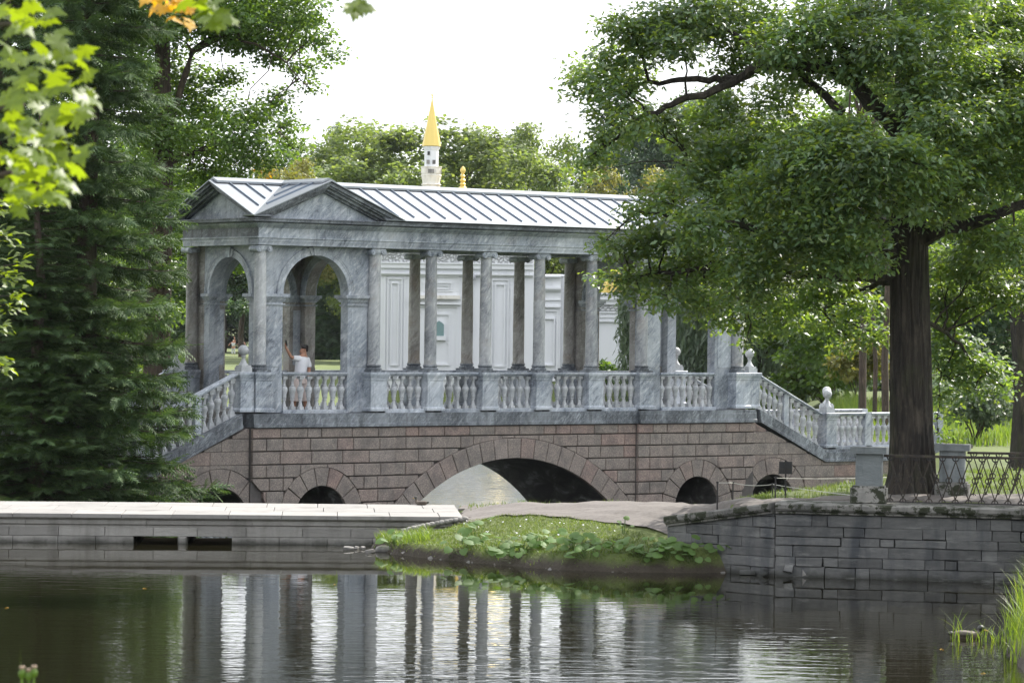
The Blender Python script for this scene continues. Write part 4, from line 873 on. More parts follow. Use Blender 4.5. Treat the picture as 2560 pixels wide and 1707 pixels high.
def comb_mesh(name, pos, R, sc):
    # one spray: a tapering twig with needle tufts as narrow triangles
    tris = [[(0, -.025, 0), (0, .025, 0), (1, 0, 0)]]
    for i in range(5):
        x = .08 + i * .18; w = .34 - .045 * i
        for s_ in (-1, 1): tris.append([(x, 0, 0), (x + .13, 0, .0), (x + .26, s_ * w, -.06)])
    T = np.array(tris).reshape(-1, 3); k = len(T); n = len(pos)
    V = np.einsum('nij,kj->nki', R, T) * sc[:, None, None] + pos[:, None, :]
    return np_mesh(name, V.reshape(-1, 3), np.arange(n * k), np.full(n * k // 3, 3))
def spruce(name, label, base, H, R, seed, dens=1.0, size=.27, mat='fir', group=None, z0=.15):
    global RNG
    RNG = np.random.default_rng(seed); random.seed(seed); t = thing(name, label, 'tree', base, 0, group)
    m = MB(); limb(m, (0, 0, -.3), (.1, 0, H), .012 * H + .06, .02, 10, .02, 10); br = MB(); P, N, D = [], [], []
    z = z0
    while z < H - .4:
        f = z / H; rl = R * (1 - f) ** .75 * (1.0 if z > 1.0 else .82 + .18 * z)
        for k in range(int(7 + 3 * (1 - f))):
            a = random.uniform(0, 6.283); L = rl * random.uniform(.62, 1.08); pts = []
            for i in range(6):
                s_ = i / 5; pts.append((math.cos(a) * L * s_, math.sin(a) * L * s_, z + random.uniform(-.02, .02) - L * (.30 * s_ - .20 * s_ ** 2.2) * (1.2 - f)))
            br.tube(pts, [.028 * (1 - .8 * i / 5) * (.5 + .5 * (1 - f)) for i in range(6)], 4)
            n = int(L * 20 * dens * (1 if z < 12.5 else .35)) + 2; u = RNG.random(n) ** .75; q_ = np.array(pts); c = np.stack([np.interp(u, np.linspace(0, 1, 6), q_[:, j]) for j in range(3)], 1)
            side = np.array([-math.sin(a), math.cos(a), 0]); wd = .30 * (1 - .6 * u) * min(1, L / 1.2)
            off = RNG.uniform(-1, 1, n) * wd; c = c + side * off[:, None] + np.array([0, 0, -1]) * (np.abs(off) * .45 + RNG.random(n) * .08)[:, None]
            dv = np.array([math.cos(a), math.sin(a), 0]) * .8 + side * np.sign(off)[:, None] * RNG.uniform(.1, .9, (n, 1)) + np.array([0, 0, -1]) * RNG.uniform(.1, 1.1, (n, 1)); P.append(c); D.append(dv)
            N.append(rand_dir(n) * .6 + np.array([0, 0, .8]))
        z += .30 + .16 * random.random()
    m.build('trunk', M['bark2'], t); br.build('branches', M['bark2'], t, kind='stuff')
    P, N, D = np.concatenate(P), np.concatenate(N), np.concatenate(D)
    obj('crown', comb_mesh('crown', P, frames(N, D), size * RNG.uniform(.7, 1.25, len(P))), M[mat], t); return t

# ------------------------------------------------------------------ trees near the bridge
s1 = at(205, 1250, 72.6); sp1 = spruce('spruce_tree', 'tall dark spruce with branches to the ground standing behind the dam', (s1.x, 72.6, gz(s1.x, 72.6)), 21, 3.15, 41, 1.5, .40)
s2 = at(5, 1250, 74.5); dup(sp1, 'second dark spruce at the left picture edge beside the tall spruce', (s2.x, 74.5, gz(s2.x, 74.5)), 2.1, (.9, .9, .93))
s3 = at(95, 1250, 71.0); dup(sp1, 'small spruce filling the gap at the foot of the two tall ones', (s3.x, 71.0, gz(s3.x, 71.0) - .1), 4.0, (.72, .72, .42))
# linden behind the left pavilion: limbs and leaf masses placed where the photograph shows them
def blob_px(lst, Y, spread, sc, base, seed):
    r = random.Random(seed); out = []
    for x, y, rp, *dz in lst:
        yy = Y + (dz[0] if dz else r.uniform(-spread, spread)); p = at(x, y, yy) - Vector(base); R_ = rp / FPX * yy
        out.append((p.x, p.y, p.z, R_, R_ * 1.15, R_ * .82))
    return out
def furrow(mb, fine, seg):
    pts = []                        # resample finely and cut vertical bark ridges into the outline
    for (p, r), (p2, r2_) in zip(fine[:-1], fine[1:]):
        for i in range(4): f = i / 4; pts.append((p.lerp(p2, f), r + (r2_ - r) * f))
    ph = [random.uniform(0, 6.28) for _ in range(6)]; vs = []; fs = []
    for i, (p, r) in enumerate(pts):
        z = p.z
        for k in range(seg):
            a = 2 * math.pi * k / seg; w = a + .10 * math.sin(z * 1.9 + ph[0]) + .05 * math.sin(z * 5.1 + 3 * a + ph[1])
            rid = abs(math.sin(w * 11 + ph[2] + .5 * math.sin(z * 3.3 + a * 2))) * .6 + abs(math.sin(w * 17 + ph[3] + .7 * math.sin(z * 2.1))) * .4
            rr = r * (1 + .13 * (rid - .5) + .03 * math.sin(3 * a + ph[4] + z * .4)); vs.append((p.x + rr * math.cos(a), p.y + rr * math.sin(a), z))
    for i in range(len(pts) - 1):
        for k in range(seg): k2 = (k + 1) % seg; fs.append((i * seg + k, i * seg + k2, (i + 1) * seg + k2, (i + 1) * seg + k))
    mb.add(vs, fs, True)
def shaped_tree(name, label, base, Y, spread, blobs_px, limbs_px, trunk_pts, mat, bark, sprays, leaves, spr, size, tpl, seed, extra=(), twig=.022, up=.7, trunk_seg=12, yellow=None, shell=.45, flat=.4):
    global RNG
    RNG = np.random.default_rng(seed); random.seed(seed); B = Vector(base); t = thing(name, label, 'tree', base)
    bl = blob_px(blobs_px, Y, spread, 1, base, seed) + [tuple(e) for e in extra]
    m = MB(); nodes = []
    tp = [(Vector(p) , r) for p, r in trunk_pts]
    fine = []
    for (p, r), (p2, r2_) in zip(tp[:-1], tp[1:]):
        for i in range(6): f = i / 6; fine.append((p.lerp(p2, f), r + (r2_ - r) * f))
    fine.append(tp[-1]); furrow(m, fine, trunk_seg * 5); nodes += [p for p, r in fine[len(fine) // 3:]]
    tr = m.build('trunk', M[bark], t); lm_ = MB()
    for pts, r0, r1 in limbs_px:
        q_ = [at(x, y, Y + d) - B for x, y, d in pts]; dense = []
        for a, b in zip(q_[:-1], q_[1:]):
            for i in range(4): dense.append(a.lerp(b, i / 4) + Vector((random.uniform(-1, 1), random.uniform(-1, 1), random.uniform(-1, 1))) * .035)
        dense.append(q_[-1]); n = len(dense); lm_.tube(dense, [r0 + (r1 - r0) * i / (n - 1) for i in range(n)], 7); nodes += dense
    for b in bl:
        c = Vector(b[:3]); near = sorted(nodes, key=lambda p: (p - c).length)[:1]
        for p in near:
            dl = (p - c).length; e = limb(lm_, p, c, twig * (1.4 if dl < 1.3 else .8), twig * .4, 5, .25, 5)
            for k in range(4 if dl < 1.3 else 2): limb(lm_, e[random.randint(2, 4)], c + Vector((random.uniform(-1, 1) * b[3], random.uniform(-1, 1) * b[4], random.uniform(-.6, .9) * b[5])) * .9, twig * .5, twig * .2, 4, .3, 4)
    lm_.build('limbs', M[bark], t, kind='stuff')
    obj('crown', leaf_mesh('crown', bl, sprays, leaves, spr, size, tpl, up, .25, flat, shell), mat, t)
    if yellow: obj('yellow_leaves', leaf_mesh('yellow_leaves', blob_px(yellow, Y, .5, 1, base, 5), 12, 4, .10, size, tpl), M['yellow'], t)
    return t
LY = 86.0; lb = at(380, 1250, LY); lb.z = gz(lb.x, LY)
LIN = [(420, 60, 70), (500, 40, 60), (590, 30, 70), (680, 20, 70), (760, 30, 60), (640, 90, 55), (720, 90, 55), (790, 90, 45), (830, 140, 30), (750, 170, 40), (770, 215, 22), (680, 140, 45), (600, 100, 45), (540, 90, 45),
       (440, 200, 90), (400, 330, 100), (510, 260, 80), (560, 190, 45), (580, 320, 75), (640, 290, 60), (690, 250, 42), (710, 320, 40), (660, 380, 60), (730, 370, 32), (600, 400, 55), (520, 380, 80), (450, 450, 70), (530, 440, 45), (380, 500, 80), (430, 560, 60), (400, 680, 55), (440, 620, 40), (420, 780, 40), (350, 200, 90), (330, 80, 90), (360, 640, 70), (340, 820, 60), (360, 950, 60)]
shaped_tree('linden_tree', 'large green linden rising behind the left pavilion with a branch across the sky', lb, LY, 2.4, LIN,
    [([(390, 500, 0), (430, 300, 0), (480, 130, -.5), (560, 90, -.6), (640, 110, -.8)], .13, .03), ([(395, 420, 0), (480, 380, .5), (600, 350, .6), (700, 330, .4)], .10, .02), ([(480, 130, -.5), (600, 50, 0), (750, 60, .4)], .07, .02), ([(640, 110, -.8), (720, 160, -.6), (760, 210, -.5)], .03, .01)],
    [((0, 0, -.3), .42), ((.1, 0, 4), .34), ((.2, 0, 9), .26), ((.1, 0, 14), .15)], M['linden'], 'bark2', 3700, 23, .22, .115, T_BROAD, 51, flat=.34, up=.9, extra=[(-2, 0, 12, 2.5, 2.5, 2), (0, 1, 14, 3, 3, 2), (2.5, 0, 14, 2, 2, 2)], yellow=[(580, 470, 12), (650, 420, 10), (672, 440, 8)])
# the great oak on the right bank
OY = 47.0; ob = at(2262, 1236, OY); ob.z = gz(ob.x, OY) - .02; ob.x += .10
OAK = [(1478, 215, 58), (1520, 150, 50), (1450, 175, 30), (1540, 250, 45), (1500, 290, 28), (1590, 190, 45), (1600, 120, 65), (1560, 60, 50), (1640, 60, 75), (1720, 30, 80), (1700, 110, 55), (1790, 60, 80), (1880, 40, 80), (1860, 130, 55), (1830, 185, 42), (1560, 210, 40),
       (1545, 290, 30), (1590, 300, 40), (1560, 340, 40), (1500, 345, 34), (1470, 385, 34), (1455, 430, 24), (1500, 400, 24), (1620, 290, 36), (1660, 300, 45, 1.5), (1700, 345, 50, 2), (1760, 300, 60, 2.4), (1800, 240, 45, 2), (1840, 300, 60, 2),
       (1900, 340, 80), (1830, 400, 75), (1770, 380, 60, 1), (1730, 440, 60), (1680, 490, 55), (1630, 520, 45), (1590, 545, 35), (1990, 380, 90, -1.5), (1950, 250, 70, 1.5), (2020, 180, 70), (1960, 120, 80), (2030, 60, 90), (2130, 40, 90), (2130, 140, 90, -1), (2230, 110, 90), (2330, 50, 100), (2440, 60, 100), (2540, 60, 90), (2480, 170, 100), (2380, 190, 100, -1), (2290, 230, 80, -1.5), (2200, 210, 60, 1.5), (2540, 280, 90), (2440, 310, 100, -1.5), (2340, 320, 90, -2), (2110, 340, 85, -2), (2060, 400, 80, -2.2), (2170, 390, 85, -2.6), (2260, 400, 80, -2.6), (2340, 420, 80, -2), (2430, 440, 90, -1), (2530, 430, 90),
       (2080, 480, 80, -2), (2170, 480, 70, -2.4), (2270, 500, 60, -2.2), (2350, 520, 60, -1), (1980, 480, 85), (1890, 480, 80), (1900, 560, 80), (1810, 520, 75), (1740, 560, 70), (1670, 590, 60), (1610, 610, 52), (1560, 620, 40), (1515, 600, 26), (1985, 580, 85, -1.5), (2070, 560, 85, -2), (2150, 570, 70, -2.2), (2060, 640, 75, -1.5), (1960, 660, 80), (1870, 650, 80), (1780, 650, 75), (1700, 670, 62), (1630, 690, 50), (1565, 700, 40), (1520, 705, 26), (1600, 745, 30), (1660, 750, 34), (1720, 730, 45), (1800, 730, 55), (1880, 740, 60), (1950, 750, 55, 1.5), (2020, 720, 60), (2100, 700, 60, 1), (2160, 640, 60, -1.5), (1830, 795, 38), (1890, 815, 32), (1950, 815, 26, 1), (1760, 775, 30), (2010, 800, 40, 2), (2080, 800, 45, 2.5), (2140, 760, 50, 2), (2180, 830, 36, 2.5), (2120, 860, 26, 2.5), (1865, 855, 14), (1780, 800, 20),
       (2400, 540, 80), (2490, 540, 85), (2540, 620, 80), (2450, 640, 75, 1), (2380, 660, 70, 1.5), (2340, 740, 50, 2), (2400, 760, 60, 2), (2470, 730, 60, 1.5), (2540, 740, 60, 1), (2350, 820, 45, 2.2), (2390, 870, 45, 2.2), (2340, 900, 36, 2.2), (2430, 900, 40, 2.2), (2470, 940, 34, 2.2), (2510, 965, 26, 2.2), (2390, 950, 36, 2.2), (2340, 990, 26, 2.2), (2430, 980, 26, 2.2), (2350, 1040, 18, 2.2), (2345, 1085, 14, 2.2)]
X_ = lambda r, n, cx, cy, cz, s: [tuple(np.array([cx, cy, cz]) + np.array([r.uniform(-1, 1) * s[0], r.uniform(-1, 1) * s[1], r.uniform(-1, 1) * s[2]])) + (1.0, 1.0, .8) for _ in range(n)]
rx = random.Random(9)
shaped_tree('oak_tree', 'great spreading oak with a dark straight trunk on the right bank', ob, OY, 1.6, OAK,
    [([(2250, 640, 0), (2150, 600, -.6), (2020, 600, -1), (1850, 560, -1), (1700, 545, -.8), (1600, 530, -.6)], .10, .018), ([(2245, 690, 0), (2100, 690, -.5), (1950, 680, -.5), (1800, 672, -.2), (1650, 684, 0), (1540, 695, .1)], .085, .014), ([(2245, 560, 0), (2120, 520, .6), (1980, 470, .8), (1850, 420, 1), (1720, 400, 1.2)], .08, .015), ([(2270, 600, 0), (2350, 580, -.3), (2460, 545, -.6), (2600, 500, -.8)], 0.131, 0.062), ([(2245, 330, 0), (2180, 260, -.6), (2120, 160, -.9), (2080, 60, -.9)], 0.146, 0.077),
     ([(2150, 215, -.7), (2060, 165, -.8), (1960, 160, -.6), (1900, 165, -.4), (1850, 195, -.2), (1790, 200, 0), (1700, 205, 0), (1600, 212, .1), (1520, 240, .2)], 0.123, 0.015), ([(1850, 195, -.2), (1760, 235, -.4), (1680, 265, -.5), (1620, 285, -.5), (1560, 325, -.6), (1470, 400, -.7)], 0.069, 0.012),
     ([(1940, 160, -.5), (1890, 110, -.2), (1800, 70, .1), (1720, 40, .2)], 0.062, 0.015), ([(2230, 480, 0), (2170, 440, -1.6), (2090, 420, -2.2), (2030, 410, -2.4)], 0.054, 0.015), ([(2260, 490, -1), (2290, 440, -2.2), (2330, 410, -2.4)], 0.039, 0.012), ([(2100, 280, -.4), (2050, 230, -.4), (1990, 175, -.5)], 0.069, 0.054),
     ([(2240, 700, .3), (2150, 720, 1), (2060, 770, 2), (1960, 790, 2)], 0.054, 0.015), ([(2300, 800, .3), (2370, 830, 1.6), (2430, 900, 2.1), (2500, 960, 2.2)], 0.039, 0.009), ([(2390, 860, 1.8), (2350, 960, 2.2), (2345, 1070, 2.2)], 0.015, 0.005)],
    [((.02, 0, -.3), .52), ((.01, 0, .08), .41), ((.0, 0, .35), .335), ((-.02, 0, .9), .305), ((-.05, 0, 2.3), .288), ((-.08, 0, 3.7), .26), ((-.09, .1, 4.6), .22), ((-.12, .1, 6.1), .175), ((-.1, .15, 8.4), .12), ((.1, .15, 11.5), .06)],
    M['oak'], 'bark', 8000, 24, .15, .110, T_OAK, 61, flat=.42, shell=.38, up=.95, extra=X_(rx, 9, 0, 2.0, 9.8, (4.0, 2.7, 1.6)) + X_(rx, 5, 2.6, 1.2, 6.5, (2, 2, 2)), twig=.015, trunk_seg=20)
# larch-like conifer at the right edge, three bare trunks, willow, right hand wood
sp = at(2548, 1130, 74); t_ = tree('larch_tree', 'dark larch with a thick trunk at the right picture edge behind the railings', (sp.x + .15, 74, gz(sp.x, 74) - .1), 20, 4.0, M['linden'], .42, 30, 2600, 14, .11, .3, .58, T_BROAD, 'bark', None, 71, 1.2, droop=.9)
for k, (px, w, Y, lab) in enumerate(((2156, 19, 108, 'bare reddish pine trunk left of the oak, thicker of the pair'), (2186, 11, 110, 'slim pine trunk just right of the thicker pine trunk'), (2216, 18, 104, 'dark pine trunk partly hidden behind the oak trunk'))):
    p = at(px, 1040, Y); tree('pine_tree', lab, (p.x, Y, gz(p.x, Y) - .2), 22, 2.8, M['fardark'], w / 2 / FPX * Y * 1.12, 10, 500, 10, .25, .4, .8, T_BROAD, 'bark2', 'pine trees behind the oak', 72 + k)
def willow(label, x, Y, H, R, seed):
    global RNG
    RNG = np.random.default_rng(seed); random.seed(seed); t = thing('willow_tree', label, 'tree', (x, Y, gz(x, Y)), 0, 'willows on the far shore')
    m = MB(); tp = limb(m, (0, 0, -.3), (.4, 0, H * .7), .5, .15, 8, .05, 7)
    for k in range(9): a = k * .7; limb(m, tp[4], (math.cos(a) * R * .6, math.sin(a) * R * .6, H * .85), .15, .04, 5, .2, 5)
    m.build('trunk', M['bark2'], t); ns = 1500; a = RNG.uniform(0, 6.283, ns); r = R * RNG.random(ns) ** .5; z0 = H * (1 - .35 * (r / R) ** 2) * RNG.uniform(.85, 1.0, ns); ln = np.minimum(z0 - .5, RNG.uniform(.25, .8, ns) * H)
    k = 16; f = np.tile(np.linspace(0, 1, k), ns); P = np.stack([np.repeat(np.cos(a) * r, k) + RNG.normal(size=ns * k) * .12, np.repeat(np.sin(a) * r, k) + RNG.normal(size=ns * k) * .12, np.repeat(z0, k) - f * np.repeat(ln, k)], 1)
    n = len(P); obj('crown', scatter('crown', [(0, 0, 0), (.4, .11, 0), (1, 0, 0), (.4, -.11, 0)], P, frames(rand_dir(n), rand_dir(n) * .35 + np.array([0, 0, -1])), RNG.uniform(.35, .75, n)), M['willow'], t)
for lab, px, Y, H, R, sd in (('large grey green weeping willow right of the bridge end', 1890, 165, 13, 4.6, 81), ('weeping willow seen through the right pavilion arch', 1745, 172, 12, 4.4, 82), ('pale weeping willow behind the stair balustrade', 2010, 180, 11, 3.6, 83)):
    p = at(px, 1000, Y); willow(lab, p.x, Y, H, R, sd)
# ------------------------------------------------------------------ trees farther off
FAR = [('broad pale crowned lime tree directly behind the minaret', 1000, 285, 290, 13.0, 'fartree', 26, 300), ('rounded lime tree right of the dome finial', 1230, 290, 330, 8.0, 'fartree', 16, 301), ('airy tree with a thin top right of the golden finial', 1345, 300, 335, 7.0, 'fartree', 14, 302),
       ('pale tree filling the gap left of the minaret', 905, 296, 345, 6.0, 'fartree', 14, 303), ('dull green tree above the left roof apex', 780, 310, 345, 6.5, 'fardark', 14, 304), ('yellowing maple low behind the left roof', 690, 270, 412, 5.5, 'yellowtree', 12, 305), ('green tree behind the linden\'s lower branches', 610, 320, 390, 7, 'fardark', 14, 306),
       ('hazy blue green tree left of the oak\'s lower limbs', 1600, 330, 330, 9, 'fardark', 18, 307), ('yellow tinged tree behind the right end of the roof', 1580, 280, 410, 6, 'yellowtree', 12, 308), ('tall distant tree behind the oak crown', 1720, 320, 250, 9, 'fardark', 16, 309), ('distant dark tree at the far side of the oak', 1900, 300, 300, 10, 'fardark', 16, 310),
       ('dark tree left of the first arch opening', 420, 365, 470, 11, 'fardark', 18, 311), ('dark tree filling the side arch of the left pavilion', 560, 372, 440, 11, 'fardark', 18, 312), ('dark tree behind the selfie taker', 720, 380, 460, 11, 'fardark', 18, 313), ('dark tree seen through the front arch', 860, 372, 450, 11, 'fardark', 18, 314), ('dark tree left of the bath wing', 960, 395, 480, 11, 'fardark', 16, 315), ('dark tree seen above the bath side wing', 1400, 400, 470, 12, 'fardark', 16, 316), ('dark tree behind the dome hall', 1560, 390, 470, 12, 'fardark', 16, 317)]
for k in range(9): FAR.append((f'low dark thicket {["first", "second", "third", "fourth", "fifth", "sixth", "seventh", "eighth", "ninth"][k]} from the left along the far lawn', 380 + 150 * k, 440 + 12 * (k % 3), 690 + 30 * (k % 2), 14, 'fardark', 12, 350 + k))
T_QUAD = [(0, 0, 0), (.5, .34, .04), (1, 0, -.05), (.5, -.34, .04)]
PROTO = []
for k in range(4):
    tr_ = tree('park_tree', 'proto', (0, 0, 0), 20, 8, M['fartree'], .38, 64, 1900, 22, .34, .36, .58 if k < 2 else .5, T_QUAD, 'bark2', 'trees on the far shore', 300 + k, 1.0 if k < 2 else 1.15, small=True); PROTO.append([tr_, False])
def place(k, name, lab, x, Y, zg, H, R, mt, rz, group):
    pr = PROTO[k]
    o = dup(pr[0]) if pr[1] else pr[0]
    pr[1] = True; o.name = name; o['label'] = lab; o['group'] = group; o.location = (x, Y, zg); o.rotation_euler = (0, 0, rz); o.scale = (R / 8, R / 8, H / 20)
    for c in o.children:
        if c.name.startswith('crown'): c.material_slots[0].link = 'OBJECT'; c.material_slots[0].material = M[mt]
for q_, (lab, px, Y, pyt, R, mt, nb, sd) in enumerate(FAR):
    p = at(px, pyt, Y); zg = gz(p.x, Y); place((q_ % 2) + (2 if Y > 355 else 0), 'park_tree', lab, p.x, Y, zg, (p.z - zg) * 1.05, R, mt, q_ * 1.7, 'trees on the far shore')
p = at(843, 300, 305); spruce('far_spruce', 'narrow dark spruce spire left of the pale limes', (p.x, 305, 1.2), p.z - 1.2, 3.0, 330, .45, 1.0, 'fardark'); 
for k, (px, Y, pyt, R, mt, lab) in enumerate(((330, 150, 250, 6, 'linden', 'green tree glimpsed between the two spruces'), (120, 165, 150, 7, 'linden', 'leafy tree behind the tall spruce\'s top'), (20, 140, 300, 6, 'linden', 'leafy tree behind the left edge spruce'), (230, 190, 420, 7, 'fardark', 'dark distant tree low behind the spruces'), (430, 210, 560, 6, 'fardark', 'dark tree low behind the linden'),
                                        (2080, 150, 320, 7, 'linden', 'sunlit tree behind the oak\'s middle'), (2250, 140, 150, 7, 'linden', 'tree behind the oak\'s fork'), (2420, 250, 300, 10, 'linden', 'tree filling the gap right of the oak trunk'), (2540, 120, 250, 6, 'fardark', 'dark tree behind the larch'), (2330, 270, 560, 9, 'fartree', 'low sunlit tree right of the oak trunk'), (1980, 200, 420, 7, 'fardark', 'dark tree behind the willows'), (2140, 210, 600, 7, 'fardark', 'dark tree behind the pine trunks'))):
    p = at(px, pyt, Y); zg = gz(p.x, Y); place(2 + k % 2, 'woodland_tree', lab, p.x, Y, zg, p.z - zg, R, mt, k * 2.3, 'trees of the park wood')

# ------------------------------------------------------------------ foreground branches, left
def leaf_template_mesh(tpl, name, cup=.12):
    m = MB(); n = len(tpl); m.add([(x, y, z - cup * (x - .45) ** 2) for x, y, z in tpl] + [(.45, 0, .05)], [(i, (i + 1) % n, n) for i in range(n)], True); return m.mesh(name, 180, False)
ML = leaf_template_mesh(T_MAPLE, 'maple_leaf'); OL = leaf_template_mesh(T_OAK, 'oak_leaf'); BL = leaf_template_mesh([(0, 0, 0), (-.12, .2, .03), (-.05, .42, .02), (.2, .55, 0), (.5, .52, -.02), (.8, .35, -.03), (1, .05, -.05), (1, -.05, -.05), (.8, -.35, -.03), (.5, -.52, -.02), (.2, -.55, 0), (-.05, -.42, .02), (-.12, -.2, .03)], 'round_leaf')
rf = random.Random(17)
def leafobj(mesh, mat, par, pos, size, nrm, dirv):
    R = frames(np.array([nrm], float), np.array([dirv], float))[0]; o = obj('leaf', mesh, mat, par); mtx = Matrix(R.tolist()).to_4x4(); o.matrix_local = Matrix.Translation(pos) @ mtx @ Matrix.Scale(size, 4); return o
MP = thing('maple_tree', 'near maple whose blurred sunlit leaves hang in at the upper left', 'tree', (-3.6, 9.4, gz(-3.6, 9.4))); mp_b = Vector(MP.location)
m = MB(); tp = limb(m, (0, 0, -.2), (.2, .1, 5.5), .16, .09, 10, .03, 7); m.build('trunk', M['bark2'], MP); mm = MB()
NODES = []
for a, b in (((.1, .05, 2.3), at(40, 60, 9.3)), ((.1, .05, 1.6), at(60, 260, 9.0)), ((.1, .05, 1.2), at(30, 430, 8.8))):
    pts = limb(mm, a, Vector(b) - mp_b, .035, .008, 6, .12, 8); NODES += pts[3:]
over = [Vector((.15, .1, 3.4)), at(150, -120, 9.6) - mp_b, at(420, -90, 9.8) - mp_b, at(600, -60, 9.6) - mp_b, at(880, -50, 9.4) - mp_b]; mm.tube(over, [.04, .03, .022, .016, .008], 6)
mm.build('branches', M['bark2'], MP, kind='stuff')
spots = [(20, 30), (70, 20), (110, 45), (60, 75), (10, 90), (130, 90), (160, 120), (90, 130), (40, 140), (150, 165), (180, 150), (105, 180), (20, 190), (60, 200), (150, 205), (205, 195), (120, 220), (185, 225), (215, 240), (30, 245), (80, 250), (150, 260), (200, 270), (110, 285), (50, 300), (10, 300), (170, 300), (130, 320), (80, 335), (30, 350), (170, 345), (195, 375), (140, 365), (90, 390), (40, 400), (10, 440), (70, 430), (120, 420), (150, 445), (100, 465), (50, 480), (150, 490), (120, 505), (20, 510), (75, 515), (160, 410), (5, 380), (5, 240), (5, 140), (60, 375), (110, 350), (40, 60), (140, 280), (25, 470), (95, 230), (5, 30), (130, 140), (70, 165), (35, 320), (100, 440)]
for x, y in spots:
    for q_ in range(3 if rf.random() < .6 else 2):
        p = at(x + rf.uniform(-14, 14), y + rf.uniform(-14, 14), 9.0 + rf.uniform(-.5, .6)) - mp_b; leafobj(ML, M['maple'], MP, p, rf.uniform(.048, .078), (rf.uniform(-.7, .7), rf.uniform(-1.1, .5), .7), (rf.uniform(.2, 1.2), rf.uniform(-.8, .8), rf.uniform(-.9, .2)))
for (x, y, Y, mt, n, s_) in ((535, 25, 9.6, 'maple', 7, .07), (560, 55, 9.6, 'maple', 4, .07), (500, 10, 9.7, 'maple', 5, .07), (880, 8, 9.4, 'maple', 4, .075), (905, -5, 9.4, 'maple', 2, .06), (420, 10, 12, 'yellow', 9, .06), (445, 40, 12, 'yellow', 6, .055), (395, -5, 12, 'yellow', 7, .06), (465, 10, 12, 'yellow', 6, .055)):
    for q_ in range(n):
        p = at(x + rf.uniform(-28, 28), y + rf.uniform(-18, 18), Y + rf.uniform(-.2, .2)) - mp_b; leafobj(ML, M[mt], MP, p, s_ * rf.uniform(.8, 1.15), (rf.uniform(-.6, .6), rf.uniform(-.9, .3), .8), (rf.uniform(-1, 1), rf.uniform(-.6, .6), rf.uniform(-1, 0)))
NO = thing('young_oak', 'oak with bright lobed leaves reaching in at the left picture edge', 'tree', (-6.6, 27, gz(-6.6, 27))); nb_ = Vector(NO.location)
m = MB(); limb(m, (0, 0, -.2), (.1, 0, 7), .2, .08, 10, .03, 7); m.build('trunk', M['bark'], NO); mm = MB()
for x, y, r_ in ((45, 660, 30), (20, 590, 30), (30, 760, 32), (50, 740, 24), (10, 820, 26), (15, 690, 26), (20, 920, 16), (8, 900, 18), (15, 520, 30), (60, 500, 26), (110, 505, 20)):
    c = at(x - 8, y, 27); limb(mm, (.05, 0, (c.z - nb_.z) * .9), c - nb_, .02, .006, 5, .15, 6)
    for q_ in range(int(r_ * .8)):
        p = at(x - 8 + rf.gauss(0, .5) * r_, y + rf.gauss(0, .5) * r_, 27 + rf.uniform(-.3, .3)) - nb_; leafobj(OL, M['maple'], NO, p, rf.uniform(.08, .12), (rf.uniform(-.7, .7), rf.uniform(-.8, .4), .8), (rf.uniform(-.3, 1), rf.uniform(-.7, .7), rf.uniform(-.7, .3)))
mm.build('branches', M['bark'], NO, kind='stuff')

# ------------------------------------------------------------------ low plants
def ground_hit(px, py, Y0=40, Y1=70):
    Ys = np.linspace(Y0, Y1, 400); P = np.array([list(at(px, py, Y)) for Y in Ys]); h = height(P[:, :2]); k = np.argmax(h > P[:, 2]); return Vector((P[k, 0], P[k, 1], h[k]))
def blades(name, base, h, w, lean, mat, label=None, cat=None, kind='stuff', seg=3, parent=None):
    n = len(base); az = RNG.uniform(0, 6.283, n); dx, dy = np.cos(az), np.sin(az); V = []
    for i in range(seg + 1):
        f = i / seg; ww = w * (1 - f) ** .7 * .5
        c = base + np.stack([dx * lean * h * f ** 2, dy * lean * h * f ** 2, h * f * (1 - .25 * lean * f)], 1); s_ = np.stack([-dy * ww, dx * ww, 0 * dx], 1)
        V += [c - s_, c + s_]
    V = np.stack(V, 1); k = 2 * (seg + 1); L = []
    for i in range(seg): L.append(np.array([2 * i, 2 * i + 1, 2 * i + 3, 2 * i + 2]))
    lo = (np.arange(n)[:, None, None] * k + np.stack(L)[None]).reshape(-1); me = np_mesh(name, V.reshape(-1, 3), lo, np.full(n * seg, 4)); return obj(name, me, mat, parent, label, cat, None, kind)
RNG = np.random.default_rng(77)
def on_ground(n, x0, x1, y0, y1, zmin, zmax, poly=None):
    P = np.stack([RNG.uniform(x0, x1, n), RNG.uniform(y0, y1, n)], 1); z = height(P); ok = (z > zmin) & (z < zmax); return np.column_stack([P, z])[ok]
pth = np.array([(a[0], a[1]) for a in pc])
def off_path(B, d):
    dd = np.full(len(B), 1e9)
    for a, b in zip(pth[:-1], pth[1:]):
        e = b - a; w = B[:, :2] - a; tt = np.clip((w @ e) / (e @ e), 0, 1); dd = np.minimum(dd, np.hypot(*(w - tt[:, None] * e).T))
    return B[dd > d]
B = off_path(on_ground(90000, -2.3, 3.9, 45.4, 52, 1.2, 2.0), 1.05); B = B[(B[:, 1] < 50.2 + .6 * (B[:, 0] + 1.2)) | (B[:, 0] > -.9)]
blades('bank_grass', B, RNG.uniform(.02, .055, len(B)), .009, RNG.uniform(.2, 1, len(B)), M['grass'], 'short mown grass on the bank between dam and old wall', 'grass', seg=1)
B = off_path(on_ground(26000, -1.2, 9, 46.5, 56, 1.2, 2.3), 1.0); B = B[(B[:, 1] > 50.6 - .9 * (B[:, 0] + .4)) & ((B[:, 0] > -.7) | (B[:, 1] > 53.9))]
blades('verge_grass', B, RNG.uniform(.03, .11, len(B)), .011, RNG.uniform(.2, 1, len(B)), M['grass'], 'longer grass along the far edge of the gravel path', 'grass', seg=2)
